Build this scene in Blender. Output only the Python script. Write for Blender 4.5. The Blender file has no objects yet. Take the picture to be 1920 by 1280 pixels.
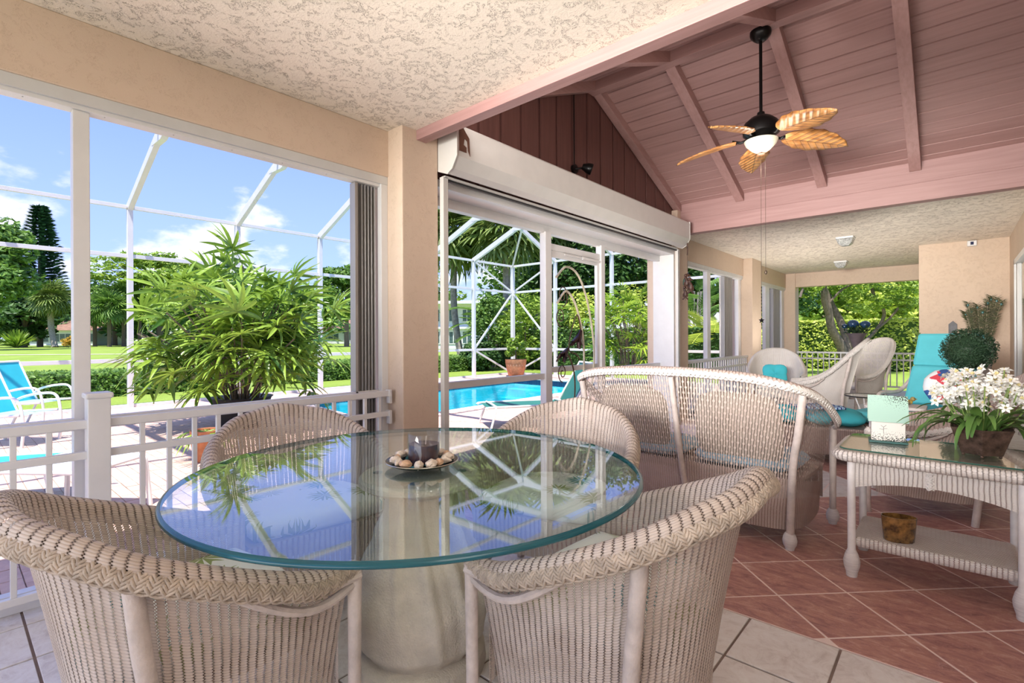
import bpy, math, random
from mathutils import Vector, Matrix, Euler
R = random.Random(7)
PI = math.pi
D = bpy.data
SC = bpy.context.scene
COL = SC.collection
sin, cos = math.sin, math.cos

# ---------------------------------------------------------------- camera
cam = D.cameras.new('camera'); camo = D.objects.new('camera', cam); COL.objects.link(camo)
cam.sensor_width = 36.0; cam.lens = 36.0*941.6/1920.0; cam.shift_y = -8.6/1920.0
cam.clip_start = 0.02; cam.clip_end = 900
camo.location = (0, 0, 1.25)
camo.rotation_euler = (Euler((PI/2, 0, math.radians(41.385))).to_matrix() @ Euler((0, 0, math.radians(-0.25))).to_matrix()).to_euler()
SC.camera = camo

# ---------------------------------------------------------------- exposure, sky, sun
SC.view_settings.view_transform = 'Standard'
SC.view_settings.look = 'None'
SC.view_settings.gamma = 1.0
SC.view_settings.use_curve_mapping = False
SC.view_settings.exposure = 0.68

def node_tree(nt):
    N = nt.nodes; L = nt.links
    def n(t, **kw):
        x = N.new(t)
        for k, v in kw.items():
            if k == 'i':
                for a, b in v.items():
                    if hasattr(b, 'is_output') or b.__class__.__name__.startswith('NodeSocket'): L.new(b, x.inputs[a])
                    else: x.inputs[a].default_value = b
            else: setattr(x, k, v)
        return x
    return n, L
def ramp(n, fac, stops, interp='LINEAR'):
    r = n('ShaderNodeValToRGB'); r.color_ramp.interpolation = interp
    e = r.color_ramp.elements
    while len(e) < len(stops): e.new(0.5)
    for k, (p, c) in enumerate(stops):
        e[k].position = p
        if not hasattr(c, '__len__'): c = (c, c, c)
        e[k].color = (c[0], c[1], c[2], 1)
    r.id_data.links.new(fac, r.inputs[0])
    return r.outputs[0]

w = D.worlds.new('sky'); SC.world = w; w.use_nodes = True
w.node_tree.nodes.clear()
n, L = node_tree(w.node_tree)
tc = n('ShaderNodeTexCoord')
sep = n('ShaderNodeSeparateXYZ', i={0: tc.outputs['Generated']})
grad = ramp(n, sep.outputs[2], [(0.0, (0.50, 0.60, 0.98)), (0.12, (0.34, 0.48, 0.95)), (0.35, (0.22, 0.335, 0.86)), (1.0, (0.17, 0.28, 0.70))])
mp = n('ShaderNodeMapping', i={0: tc.outputs['Generated']}); mp.inputs['Scale'].default_value = (3.2, 3.2, 6.5); mp.inputs['Location'].default_value = (0.3, 1.1, 0.2)
cn = n('ShaderNodeTexNoise', i={'Vector': mp.outputs[0], 'Scale': 1.7, 'Detail': 9.0, 'Roughness': 0.56})
band = ramp(n, sep.outputs[2], [(0.0, 0.62), (0.10, 0.60), (0.22, 0.50), (0.34, 0.32), (0.6, 0.26), (1.0, 0.30)])
add = n('ShaderNodeMath', operation='ADD', i={0: cn.outputs[0], 1: band})
cl = ramp(n, add.outputs[0], [(0.0, 0), (0.98, 0), (1.0, 0)])
mr = n('ShaderNodeMapRange', i={0: add.outputs[0], 1: 1.03, 2: 1.18, 3: 0.0, 4: 0.96})
mr.interpolation_type = 'SMOOTHSTEP'
mix = n('ShaderNodeMixRGB', i={0: mr.outputs[0], 1: grad, 2: (0.80, 0.80, 0.86, 1)})
low = n('ShaderNodeMapRange', i={0: sep.outputs[2], 1: -0.02, 2: 0.0, 3: 0.0, 4: 1.0})
mix2 = n('ShaderNodeMixRGB', i={0: low.outputs[0], 1: (0.25, 0.30, 0.16, 1), 2: mix.outputs[0]})
bg = n('ShaderNodeBackground', i={0: mix2.outputs[0], 1: 1.05})
wo = n('ShaderNodeOutputWorld', i={0: bg.outputs[0]})

sun = D.lights.new('sun', 'SUN'); sun.energy = 5.0; sun.angle = math.radians(0.6); sun.color = (1, 0.95, 0.86)
suno = D.objects.new('sun', sun); COL.objects.link(suno)
sd = Vector((0.20, -0.28, 0.94)).normalized()       # towards the sun
suno.rotation_euler = sd.to_track_quat('Z', 'Y').to_euler()

def area(name, loc, tgt, sx, sy, power, col=(1, 1, 1)):
    a = D.lights.new(name, 'AREA'); a.shape = 'RECTANGLE'; a.size = sx; a.size_y = sy; a.energy = power; a.color = col
    o = D.objects.new(name, a); COL.objects.link(o); o.location = loc
    o.rotation_euler = (Vector(loc)-Vector(tgt)).to_track_quat('Z', 'Y').to_euler()
    return o
# the porch is open behind the camera; fill lights are added there
area('near_fill', (-1.2, -1.9, 0.9), (-1.2, 1.2, 2.9), 3.4, 1.4, 30, (1.0, 0.95, 0.89))
far = area('far_fill', (-1.2, -1.7, 1.9), (-1.3, 12.0, 2.3), 2.4, 0.8, 48, (1.0, 0.96, 0.92)); far.data.spread = math.radians(42)  # narrow fill added to lift the dim far end
area('chair_fill', (0.55, 0.5, 1.9), (-1.6, 2.0, 0.7), 1.0, 1.2, 11, (1.0, 0.95, 0.9))  # extra fill added out of view to brighten the near chairs
# added fill light, hidden behind the near beam to brighten the wooden vault
beam_fill = area('vault_fill_light', (-0.6, 2.53, 2.99), (-0.6, 6.0, 3.9), 4.2, 0.14, 22, (1.0, 0.93, 0.88))

def fill_spot(name, loc, energy, ang):  # unseen spots added to brighten the ceilings from below
    s = D.lights.new(name, 'SPOT'); s.energy = energy; s.spot_size = math.radians(ang); s.spot_blend = 1.0; s.shadow_soft_size = 0.25; s.color = (1, 0.95, 0.88)
    o = D.objects.new(name, s); COL.objects.link(o); o.location = loc; o.rotation_euler = (PI, 0, 0)
fill_spot('ceiling_fill', (-2.3, 10.9, 0.6), 75, 150)
fill_spot('ceiling_fill', (-0.9, 8.6, 0.25), 60, 150)
fill_spot('ceiling_fill', (-2.2, 4.9, 0.3), 60, 110)
# ---------------------------------------------------------------- mesh helpers
class MB:
    def __init__(s): s.v = []; s.f = []; s.uv = []; s.mi = []; s.hasuv = False; s.cur = 0
    def add(s, vs, fs, uvs=None, T=None):
        b = len(s.v)
        if T is not None: vs = [tuple(T @ Vector(p)) for p in vs]
        s.v += [tuple(p) for p in vs]
        for k, f in enumerate(fs):
            s.f.append(tuple(b+i for i in f)); s.mi.append(s.cur)
            if uvs: s.uv.append([uvs[i] for i in f]); s.hasuv = True
            else: s.uv.append([(0, 0)]*len(f))
        return s
    def box(s, x0, x1, y0, y1, z0, z1, T=None):
        vs = [(x, y, z) for z in (z0, z1) for x, y in ((x0, y0), (x1, y0), (x1, y1), (x0, y1))]
        return s.add(vs, [(3, 2, 1, 0), (4, 5, 6, 7), (0, 1, 5, 4), (1, 2, 6, 5), (2, 3, 7, 6), (3, 0, 4, 7)], None, T)
    def bar(s, a, b, w, h, up=(0, 0, 1)):
        a = Vector(a); b = Vector(b); d = (b-a); l = d.length; d.normalize(); u = Vector(up)
        x = d.cross(u)
        if x.length < 1e-4: x = d.cross(Vector((1, 0, 0)))
        x.normalize(); u = x.cross(d)
        T = Matrix((( x.x, d.x, u.x, a.x), (x.y, d.y, u.y, a.y), (x.z, d.z, u.z, a.z), (0, 0, 0, 1)))
        return s.box(-w/2, w/2, 0, l, -h/2, h/2, T)
    def prism(s, poly, axis, a, b, T=None):
        # poly 2-D points, extruded along axis (0,1,2) from a to b
        def P(p, t):
            return ((t, p[0], p[1]), (p[0], t, p[1]), (p[0], p[1], t))[axis]
        m = len(poly)
        vs = [P(p, a) for p in poly]+[P(p, b) for p in poly]
        fs = [tuple(range(m))[::-1], tuple(range(m, 2*m))]+[(i, (i+1) % m, m+(i+1) % m, m+i) for i in range(m)]
        return s.add(vs, fs, None, T)
    def lathe(s, prof, c=(0, 0, 0), seg=20, T=None, rib=None):
        vs = []; fs = []; uvs = []
        m = len(prof)
        for k in range(seg+1):
            a = 2*PI*k/seg
            g = rib(a) if rib else 1.0
            for r, z in prof:
                rr = r*(g if rib else 1); vs.append((c[0]+rr*cos(a), c[1]+rr*sin(a), c[2]+z)); uvs.append((a*max(0.05, prof[m//2][0]), z))
        for k in range(seg):
            for j in range(m-1):
                fs.append((k*m+j, (k+1)*m+j, (k+1)*m+j+1, k*m+j+1))
        return s.add(vs, fs, uvs, T)
    def tube(s, pts, rad, n=8, closed=False, T=None, cap=True, flat=1.0):
        pts = [Vector(p) for p in pts]; m = len(pts)
        if not hasattr(rad, '__len__'): rad = [rad]*m
        vs = []; fs = []; uvs = []; nrm = None; dist = 0
        for i in range(m):
            a = pts[(i-1) % m] if (closed or i > 0) else pts[0]
            b = pts[(i+1) % m] if (closed or i < m-1) else pts[-1]
            t = (b-a).normalized() if (b-a).length > 1e-9 else Vector((0, 0, 1))
            if nrm is None:
                nrm = t.cross(Vector((0, 0, 1)))
                if nrm.length < 0.05: nrm = t.cross(Vector((1, 0, 0)))
            nrm = nrm-t*nrm.dot(t)
            nrm.normalize(); bn = t.cross(nrm)
            if i: dist += (pts[i]-pts[i-1]).length
            for k in range(n):
                an = 2*PI*k/n
                vs.append(pts[i]+(nrm*cos(an)+bn*sin(an)*flat)*rad[i]); uvs.append((k/n*rad[i]*6.28, dist))
        mm = m if closed else m-1
        for i in range(mm):
            for k in range(n):
                fs.append((i*n+k, i*n+(k+1) % n, ((i+1) % m)*n+(k+1) % n, ((i+1) % m)*n+k))
        if cap and not closed:
            fs.append(tuple(range(n))[::-1]); fs.append(tuple((m-1)*n+k for k in range(n)))
        return s.add(vs, fs, uvs, T)
    def grid(s, fn, nu, nv, uvf=None, T=None):
        vs = []; uvs = []
        for i in range(nu+1):
            for j in range(nv+1):
                u = i/nu; v = j/nv
                vs.append(fn(u, v)); uvs.append(uvf(u, v) if uvf else (u, v))
        fs = [(i*(nv+1)+j, (i+1)*(nv+1)+j, (i+1)*(nv+1)+j+1, i*(nv+1)+j+1) for i in range(nu) for j in range(nv)]
        return s.add(vs, fs, uvs, T)
    def ball(s, c, r, seg=12, rings=8, T=None, fn=None):
        if not hasattr(r, '__len__'): r = (r, r, r)
        def P(u, v):
            a = 2*PI*u; b = PI*v-PI/2; k = fn(a, b) if fn else 1
            return (c[0]+r[0]*k*cos(a)*cos(b), c[1]+r[1]*k*sin(a)*cos(b), c[2]+r[2]*k*sin(b))
        return s.grid(P, seg, rings, None, T)
    def mesh(s, name, mats, smooth=False):
        me = D.meshes.new(name); me.from_pydata(s.v, [], s.f)
        for m in (mats if isinstance(mats, (list, tuple)) else [mats]): me.materials.append(m)
        if s.hasuv:
            uvl = me.uv_layers.new(name='uv'); flat = []
            for f in s.uv:
                for p in f: flat += [p[0], p[1]]
            uvl.data.foreach_set('uv', flat)
        if max(s.mi or [0]) > 0: me.polygons.foreach_set('material_index', s.mi)
        if smooth: me.polygons.foreach_set('use_smooth', [True]*len(me.polygons))
        me.update()
        return me
    def build(s, name, mats, parent=None, smooth=False, bevel=0, loc=None, kind=None, label=None, angle=40):
        o = D.objects.new(name, s.mesh(name, mats, smooth)); COL.objects.link(o)
        if parent: o.parent = parent
        if loc: o.location = loc
        if kind: o['kind'] = kind
        if label: o['label'] = label
        if smooth and angle: 
            try:
                o.data.set_sharp_from_angle(angle=math.radians(angle))
            except Exception: pass
        if bevel:
            b = o.modifiers.new('bevel', 'BEVEL'); b.width = bevel; b.segments = 2; b.limit_method = 'ANGLE'; b.angle_limit = math.radians(35)
        return o
def tag(o, label=None, cat=None, group=None, kind=None):
    if label: o['label'] = label
    if cat: o['category'] = cat
    if group: o['group'] = group
    if kind: o['kind'] = kind
    return o
def thing(name, label, cat, loc=(0, 0, 0), rz=0, group=None):
    o = D.objects.new(name, None); COL.objects.link(o); o.empty_display_size = 0.1
    o.location = loc; o.rotation_euler = (0, 0, rz)
    return tag(o, label, cat, group)
def struct(name, loc=(0, 0, 0)):
    o = D.objects.new(name, None); COL.objects.link(o); o.location = loc; o['kind'] = 'structure'; return o
KIDS = {}
def copy_tree(root, loc, rz=None, label=None, group=None, scale=None):
    def kids(o): return [c for c in COL.objects if c.parent is o] if False else list(o.children)
    def cp(o, par):
        c = o.copy(); COL.objects.link(c)
        if par is not None: c.parent = par
        for ch in kids(o): cp(ch, c)
        return c
    c = cp(root, None); c.location = loc
    if rz is not None: c.rotation_euler = (0, 0, rz)
    if scale: c.scale = (scale,)*3
    if label: c['label'] = label
    if group: c['group'] = group
    return c
def spline(pts, n=8, closed=False):
    P = [Vector(p) for p in pts]; out = []; m = len(P)
    segs = m if closed else m-1
    for i in range(segs):
        if closed: p0, p1, p2, p3 = P[(i-1) % m], P[i], P[(i+1) % m], P[(i+2) % m]
        else: p0, p1, p2, p3 = P[max(i-1, 0)], P[i], P[i+1], P[min(i+2, m-1)]
        for k in range(n):
            t = k/n
            out.append(0.5*((2*p1)+(-p0+p2)*t+(2*p0-5*p1+4*p2-p3)*t*t+(-p0+3*p1-3*p2+p3)*t**3))
    if not closed: out.append(P[-1])
    return out
def clip(poly, a, b, c):
    # keep the side a*x+b*y<=c
    out = []
    for i in range(len(poly)):
        p, q = poly[i], poly[(i+1) % len(poly)]
        dp = a*p[0]+b*p[1]-c; dq = a*q[0]+b*q[1]-c
        if dp <= 0: out.append(p)
        if (dp < 0 < dq) or (dq < 0 < dp):
            t = dp/(dp-dq); out.append((p[0]+(q[0]-p[0])*t, p[1]+(q[1]-p[1])*t))
    return out

# ---------------------------------------------------------------- materials
def M(name, col, rough=0.6, metal=0, var=0.12, vscale=6, bump=0, bscale=60, spec=0.5, col2=None, coat=0, coord='Object', trans=0, sheen=0, stretch=None, seed=None, sub=0):
    m = D.materials.new(name); m.use_nodes = True; nt = m.node_tree; nt.nodes.clear()
    n, L = node_tree(nt)
    tc = n('ShaderNodeTexCoord'); vec = tc.outputs[coord]
    if stretch:
        mp = n('ShaderNodeMapping', i={0: vec}); mp.inputs['Scale'].default_value = stretch; vec = mp.outputs[0]
    info = n('ShaderNodeObjectInfo')
    add = n('ShaderNodeVectorMath', operation='ADD', i={0: vec})
    sc = n('ShaderNodeMath', operation='MULTIPLY', i={0: info.outputs['Random'], 1: 37.0})
    L.new(sc.outputs[0], add.inputs[1]); vec = add.outputs[0]
    no = n('ShaderNodeTexNoise', i={'Vector': vec, 'Scale': vscale, 'Detail': 5.0, 'Roughness': 0.6})
    c = Vector(col[:3]); c2 = Vector(col2[:3]) if col2 else c*(1-var*2.2)
    cc = ramp(n, no.outputs[0], [(0.3, tuple(c2)), (0.68, tuple(c))])
    b = n('ShaderNodeBsdfPrincipled', i={'Base Color': cc, 'Roughness': rough, 'Metallic': metal, 'Specular IOR Level': spec})
    if coat: b.inputs['Coat Weight'].default_value = coat
    if trans: b.inputs['Transmission Weight'].default_value = trans
    if bump:
        nb = n('ShaderNodeTexNoise', i={'Vector': vec, 'Scale': bscale, 'Detail': 4.0})
        bp = n('ShaderNodeBump', i={'Height': nb.outputs[0], 'Strength': bump, 'Distance': 0.01}); L.new(bp.outputs[0], b.inputs['Normal'])
    n('ShaderNodeOutputMaterial', i={0: b.outputs[0]})
    return m
def leafmat(name, c1, c2, rough=0.45, tr=0.35, vs=3.0):
    # leaf: colour varies from leaf to leaf, some light passes through the blade
    m = D.materials.new(name); m.use_nodes = True; nt = m.node_tree; nt.nodes.clear(); n, L = node_tree(nt)
    g = n('ShaderNodeNewGeometry'); tc = n('ShaderNodeTexCoord')
    no = n('ShaderNodeTexNoise', i={'Vector': tc.outputs['Object'], 'Scale': vs, 'Detail': 2.0})
    ad = n('ShaderNodeMath', operation='MULTIPLY_ADD', i={0: g.outputs['Random Per Island'], 1: 0.6, 2: 0.0})
    a2 = n('ShaderNodeMath', operation='MULTIPLY_ADD', i={0: no.outputs[0], 1: 0.8}); L.new(ad.outputs[0], a2.inputs[2])
    cc = ramp(n, a2.outputs[0], [(0.3, c2), (0.95, c1)])
    b = n('ShaderNodeBsdfPrincipled', i={'Base Color': cc, 'Roughness': rough, 'Specular IOR Level': 0.35})
    t = n('ShaderNodeBsdfTranslucent', i={0: cc})
    mx = n('ShaderNodeMixShader', i={0: tr, 1: b.outputs[0], 2: t.outputs[0]})
    n('ShaderNodeOutputMaterial', i={0: mx.outputs[0]})
    return m
def stucco(name, col, scale=38, strength=0.55, dist=0.012, dark=0.75):
    # trowelled knock-down plaster: raised flats with short crevices between
    m = D.materials.new(name); m.use_nodes = True; nt = m.node_tree; nt.nodes.clear(); n, L = node_tree(nt)
    tc = n('ShaderNodeTexCoord')
    mp = n('ShaderNodeMapping', i={0: tc.outputs['Object']}); mp.inputs['Scale'].default_value = (1, 1.0, 1)
    w1 = n('ShaderNodeTexNoise', i={'Vector': mp.outputs[0], 'Scale': scale*0.35, 'Detail': 3.0, 'Distortion': 1.2})
    w2 = n('ShaderNodeTexNoise', i={'Vector': mp.outputs[0], 'Scale': scale, 'Detail': 4.0, 'Roughness': 0.65, 'Distortion': 1.6})
    big = n('ShaderNodeTexNoise', i={'Vector': mp.outputs[0], 'Scale': 1.1, 'Detail': 3.0})
    ab = n('ShaderNodeMath', operation='SUBTRACT', i={0: w2.outputs[0], 1: 0.5})
    ab2 = n('ShaderNodeMath', operation='ABSOLUTE', i={0: ab.outputs[0]})
    line = n('ShaderNodeMapRange', i={0: ab2.outputs[0], 1: 0.004, 2: 0.022, 3: 0.0, 4: 1.0})
    gate = n('ShaderNodeMapRange', i={0: w1.outputs[0], 1: 0.42, 2: 0.50, 3: 0.0, 4: 1.0})
    h = n('ShaderNodeMath', operation='MAXIMUM', i={0: line.outputs[0], 1: gate.outputs[0]})
    hh = n('ShaderNodeMath', operation='MULTIPLY_ADD', i={0: w2.outputs[0], 1: 0.35, 2: h.outputs[0]})
    c = Vector(col)
    c1 = ramp(n, big.outputs[0], [(0.3, tuple(c*0.93)), (0.7, tuple(c*1.03))])
    cm = n('ShaderNodeMixRGB', blend_type='MULTIPLY', i={0: 1.0, 1: c1, 2: ramp(n, h.outputs[0], [(0.0, (dark, dark*0.97, dark*0.93)), (1.0, 1.0)])})
    b = n('ShaderNodeBsdfPrincipled', i={'Base Color': cm.outputs[0], 'Roughness': 0.85, 'Specular IOR Level': 0.2})
    bp = n('ShaderNodeBump', i={'Height': hh.outputs[0], 'Strength': strength, 'Distance': dist}); L.new(bp.outputs[0], b.inputs['Normal'])
    n('ShaderNodeOutputMaterial', i={0: b.outputs[0]})
    return m
def wood(name, c1, c2, axis, rough=0.55):
    m = D.materials.new(name); m.use_nodes = True; nt = m.node_tree; nt.nodes.clear(); n, L = node_tree(nt)
    tc = n('ShaderNodeTexCoord'); info = n('ShaderNodeObjectInfo')
    sc = n('ShaderNodeMath', operation='MULTIPLY', i={0: info.outputs['Random'], 1: 13.0})
    ad = n('ShaderNodeVectorMath', operation='ADD', i={0: tc.outputs['Object']}); L.new(sc.outputs[0], ad.inputs[1])
    mp = n('ShaderNodeMapping', i={0: ad.outputs[0]}); s = [34, 34, 34]; s[axis] = 1.6; mp.inputs['Scale'].default_value = s
    no = n('ShaderNodeTexNoise', i={'Vector': mp.outputs[0], 'Scale': 1.0, 'Detail': 6.0, 'Distortion': 0.6})
    cc = ramp(n, no.outputs[0], [(0.3, c2), (0.7, c1)])
    b = n('ShaderNodeBsdfPrincipled', i={'Base Color': cc, 'Roughness': rough})
    bp = n('ShaderNodeBump', i={'Height': no.outputs[0], 'Strength': 0.25, 'Distance': 0.004}); L.new(bp.outputs[0], b.inputs['Normal'])
    n('ShaderNodeOutputMaterial', i={0: b.outputs[0]})
    return m
def wicker(name, col, pu=0.013, pv=0.0052, hole_a=0.42, hole_b=0.62, dirt=0.5):
    # woven strands around upright stakes, with real gaps in the weave; UV in metres
    m = D.materials.new(name); m.use_nodes = True; nt = m.node_tree; nt.nodes.clear(); n, L = node_tree(nt)
    uv = n('ShaderNodeUVMap'); sp = n('ShaderNodeSeparateXYZ', i={0: uv.outputs[0]})
    wob = n('ShaderNodeTexNoise', i={'Vector': uv.outputs[0], 'Scale': 9.0, 'Detail': 2.0})
    wo2 = n('ShaderNodeMath', operation='MULTIPLY', i={0: wob.outputs[0], 1: 0.012})
    U0 = n('ShaderNodeMath', operation='ADD', i={0: sp.outputs[0], 1: wo2.outputs[0]})
    U = n('ShaderNodeMath', operation='DIVIDE', i={0: U0.outputs[0], 1: pu})
    fl = n('ShaderNodeMath', operation='FLOOR', i={0: U.outputs[0]})
    V = n('ShaderNodeMath', operation='DIVIDE', i={0: sp.outputs[1], 1: pv})
    V2 = n('ShaderNodeMath', operation='MULTIPLY_ADD', i={0: fl.outputs[0], 1: 0.5, 2: V.outputs[0]})
    def wave(x):
        a = n('ShaderNodeMath', operation='MULTIPLY', i={0: x, 1: PI}); s = n('ShaderNodeMath', operation='SINE', i={0: a.outputs[0]})
        return n('ShaderNodeMath', operation='ABSOLUTE', i={0: s.outputs[0]}).outputs[0]
    A = wave(U.outputs[0]); B = wave(V2.outputs[0])
    ha = n('ShaderNodeMath', operation='LESS_THAN', i={0: A, 1: hole_a}); hb = n('ShaderNodeMath', operation='LESS_THAN', i={0: B, 1: hole_b})
    hole = n('ShaderNodeMath', operation='MULTIPLY', i={0: ha.outputs[0], 1: hb.outputs[0]})
    H = n('ShaderNodeMath', operation='MULTIPLY', i={0: n('ShaderNodeMath', operation='MULTIPLY_ADD', i={0: A, 1: 0.8, 2: 0.2}).outputs[0], 1: n('ShaderNodeMath', operation='MULTIPLY_ADD', i={0: B, 1: 0.5, 2: 0.5}).outputs[0]})
    c = Vector(col)
    cr = ramp(n, H.outputs[0], [(0.12, tuple(Vector((c[0]*.42, c[1]*.38, c[2]*.36)))), (0.62, tuple(c))])
    big = n('ShaderNodeTexNoise', i={'Vector': uv.outputs[0], 'Scale': 7.0, 'Detail': 5.0})
    cm = n('ShaderNodeMixRGB', blend_type='MULTIPLY', i={0: dirt, 1: cr, 2: ramp(n, big.outputs[0], [(0.35, (0.66, 0.60, 0.56)), (0.65, 1.0)])})
    b = n('ShaderNodeBsdfPrincipled', i={'Base Color': cm.outputs[0], 'Roughness': 0.6, 'Specular IOR Level': 0.3})
    bp = n('ShaderNodeBump', i={'Height': H.outputs[0], 'Strength': 0.7, 'Distance': 0.004}); L.new(bp.outputs[0], b.inputs['Normal'])
    tr = n('ShaderNodeBsdfTransparent')
    mx = n('ShaderNodeMixShader', i={0: hole.outputs[0], 1: b.outputs[0], 2: tr.outputs[0]})
    n('ShaderNodeOutputMaterial', i={0: mx.outputs[0]})
    return m
def thin_glass(name, tint=(0.86, 0.96, 0.94), ior=1.5, rough=0.0, boost=1.0):
    m = D.materials.new(name); m.use_nodes = True; nt = m.node_tree; nt.nodes.clear(); n, L = node_tree(nt)
    tr = n('ShaderNodeBsdfTransparent', i={0: (*tint, 1)}); gl = n('ShaderNodeBsdfGlossy', i={0: (1, 1, 1, 1), 'Roughness': rough})
    g = n('ShaderNodeNewGeometry'); d = n('ShaderNodeVectorMath', operation='DOT_PRODUCT', i={0: g.outputs['Normal'], 1: g.outputs['Incoming']})
    ab = n('ShaderNodeMath', operation='ABSOLUTE', i={0: d.outputs['Value']}); o = n('ShaderNodeMath', operation='SUBTRACT', i={0: 1.0, 1: ab.outputs[0]}); p = n('ShaderNodeMath', operation='POWER', i={0: o.outputs[0], 1: 5.0})
    f0 = ((ior-1)/(ior+1))**2*boost; fr = n('ShaderNodeMath', operation='MULTIPLY_ADD', i={0: p.outputs[0], 1: 1-f0, 2: f0})
    no = n('ShaderNodeTexNoise', i={'Scale': 3.0}); sm = n('ShaderNodeMapRange', i={0: no.outputs[0], 3: 0.97, 4: 1.0}); mu = n('ShaderNodeMath', operation='MULTIPLY', i={0: fr.outputs[0], 1: sm.outputs[0]}); mu.use_clamp = True
    mx = n('ShaderNodeMixShader', i={0: mu.outputs[0], 1: tr.outputs[0], 2: gl.outputs[0]})
    n('ShaderNodeOutputMaterial', i={0: mx.outputs[0]})
    return m
def shadermat(name, fn, **kw):
    m = D.materials.new(name); m.use_nodes = True; nt = m.node_tree; nt.nodes.clear(); n, L = node_tree(nt)
    tc = n('ShaderNodeTexCoord'); c, extra = fn(n, L, tc)
    b = n('ShaderNodeBsdfPrincipled', i={'Base Color': c, 'Roughness': kw.get('rough', 0.5), 'Specular IOR Level': kw.get('spec', 0.5)})
    if extra is not None: L.new(extra, b.inputs['Normal'])
    n('ShaderNodeOutputMaterial', i={0: b.outputs[0]})
    return m

WALLC = stucco('stucco_wall', (0.66, 0.52, 0.405), 34, 0.35, 0.006, 0.86)
CEILC = stucco('stucco_ceiling', (0.88, 0.79, 0.67), 40, 0.75, 0.012, 0.5)
WHITE = M('white_painted_aluminium', (0.74, 0.73, 0.72), 0.35, var=0.03)
GREYAL = M('grey_aluminium', (0.38, 0.36, 0.34), 0.4, metal=0.3, var=0.08, stretch=(1, 1, 0.1))
BLACK = M('black_rubber', (0.015, 0.015, 0.016), 0.5)
MAUVE = wood('mauve_painted_wood_along_x', (0.40, 0.235, 0.215), (0.34, 0.195, 0.18), 0)
MAUVEY = wood('mauve_painted_wood_along_y', (0.44, 0.26, 0.24), (0.37, 0.21, 0.19), 1)
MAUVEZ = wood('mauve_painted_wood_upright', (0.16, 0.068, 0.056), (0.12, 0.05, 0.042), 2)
LBEAM = wood('light_mauve_beam_wood', (0.37, 0.215, 0.20), (0.30, 0.165, 0.155), 0)
def whitetile(n, L, tc):
    info = n('ShaderNodeObjectInfo'); s = n('ShaderNodeMath', operation='MULTIPLY', i={0: info.outputs['Random'], 1: 50.0})
    ad = n('ShaderNodeVectorMath', operation='ADD', i={0: tc.outputs['Object']}); L.new(s.outputs[0], ad.inputs[1])
    a = n('ShaderNodeTexNoise', i={'Vector': ad.outputs[0], 'Scale': 11.0, 'Detail': 9.0, 'Roughness': 0.75, 'Distortion': 0.7})
    c = ramp(n, a.outputs[0], [(0.34, (0.56, 0.50, 0.46)), (0.5, (0.72, 0.68, 0.64)), (0.66, (0.78, 0.76, 0.73))])
    v = n('ShaderNodeTexNoise', i={'Vector': ad.outputs[0], 'Scale': 26.0, 'Detail': 4.0, 'Distortion': 1.5})
    bp = n('ShaderNodeBump', i={'Height': v.outputs[0], 'Strength': 0.25, 'Distance': 0.004})
    return c, bp.outputs[0]
WTILE = shadermat('white_stone_tile', whitetile, rough=0.38)
def redtile(n, L, tc):
    info = n('ShaderNodeObjectInfo'); s = n('ShaderNodeMath', operation='MULTIPLY', i={0: info.outputs['Random'], 1: 50.0})
    ad = n('ShaderNodeVectorMath', operation='ADD', i={0: tc.outputs['Object']}); L.new(s.outputs[0], ad.inputs[1])
    mp = n('ShaderNodeMapping', i={0: ad.outputs[0]}); mp.inputs['Rotation'].default_value = (0, 0, math.radians(-40)); mp.inputs['Scale'].default_value = (1.0, 2.6, 1)
    a = n('ShaderNodeTexNoise', i={'Vector': mp.outputs[0], 'Scale': 7.5, 'Detail': 10.0, 'Roughness': 0.78, 'Distortion': 0.9})
    c = ramp(n, a.outputs[0], [(0.32, (0.22, 0.10, 0.095)), (0.45, (0.38, 0.18, 0.165)), (0.55, (0.48, 0.25, 0.195)), (0.66, (0.62, 0.40, 0.35))])
    vz = n('ShaderNodeTexNoise', i={'Vector': mp.outputs[0], 'Scale': 10.0, 'Detail': 7.0, 'Distortion': 1.6})
    k = n('ShaderNodeMath', operation='SUBTRACT', i={0: vz.outputs[0], 1: 0.5}); k2 = n('ShaderNodeMath', operation='ABSOLUTE', i={0: k.outputs[0]})
    vn = n('ShaderNodeMapRange', i={0: k2.outputs[0], 1: 0.0, 2: 0.012, 3: 0.5, 4: 0.0})
    mx = n('ShaderNodeMixRGB', i={0: vn.outputs[0], 1: c, 2: (0.66, 0.42, 0.36, 1)})
    bp = n('ShaderNodeBump', i={'Height': a.outputs[0], 'Strength': 0.3, 'Distance': 0.004})
    return mx.outputs[0], bp.outputs[0]
RTILE = shadermat('red_slate_tile', redtile, rough=0.5, spec=0.4)
GROUTW = M('brown_grout', (0.26, 0.19, 0.16), 0.9, bump=0.3)
GROUTR = M('pale_pink_grout', (0.84, 0.68, 0.62), 0.9, var=0.03)
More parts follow.
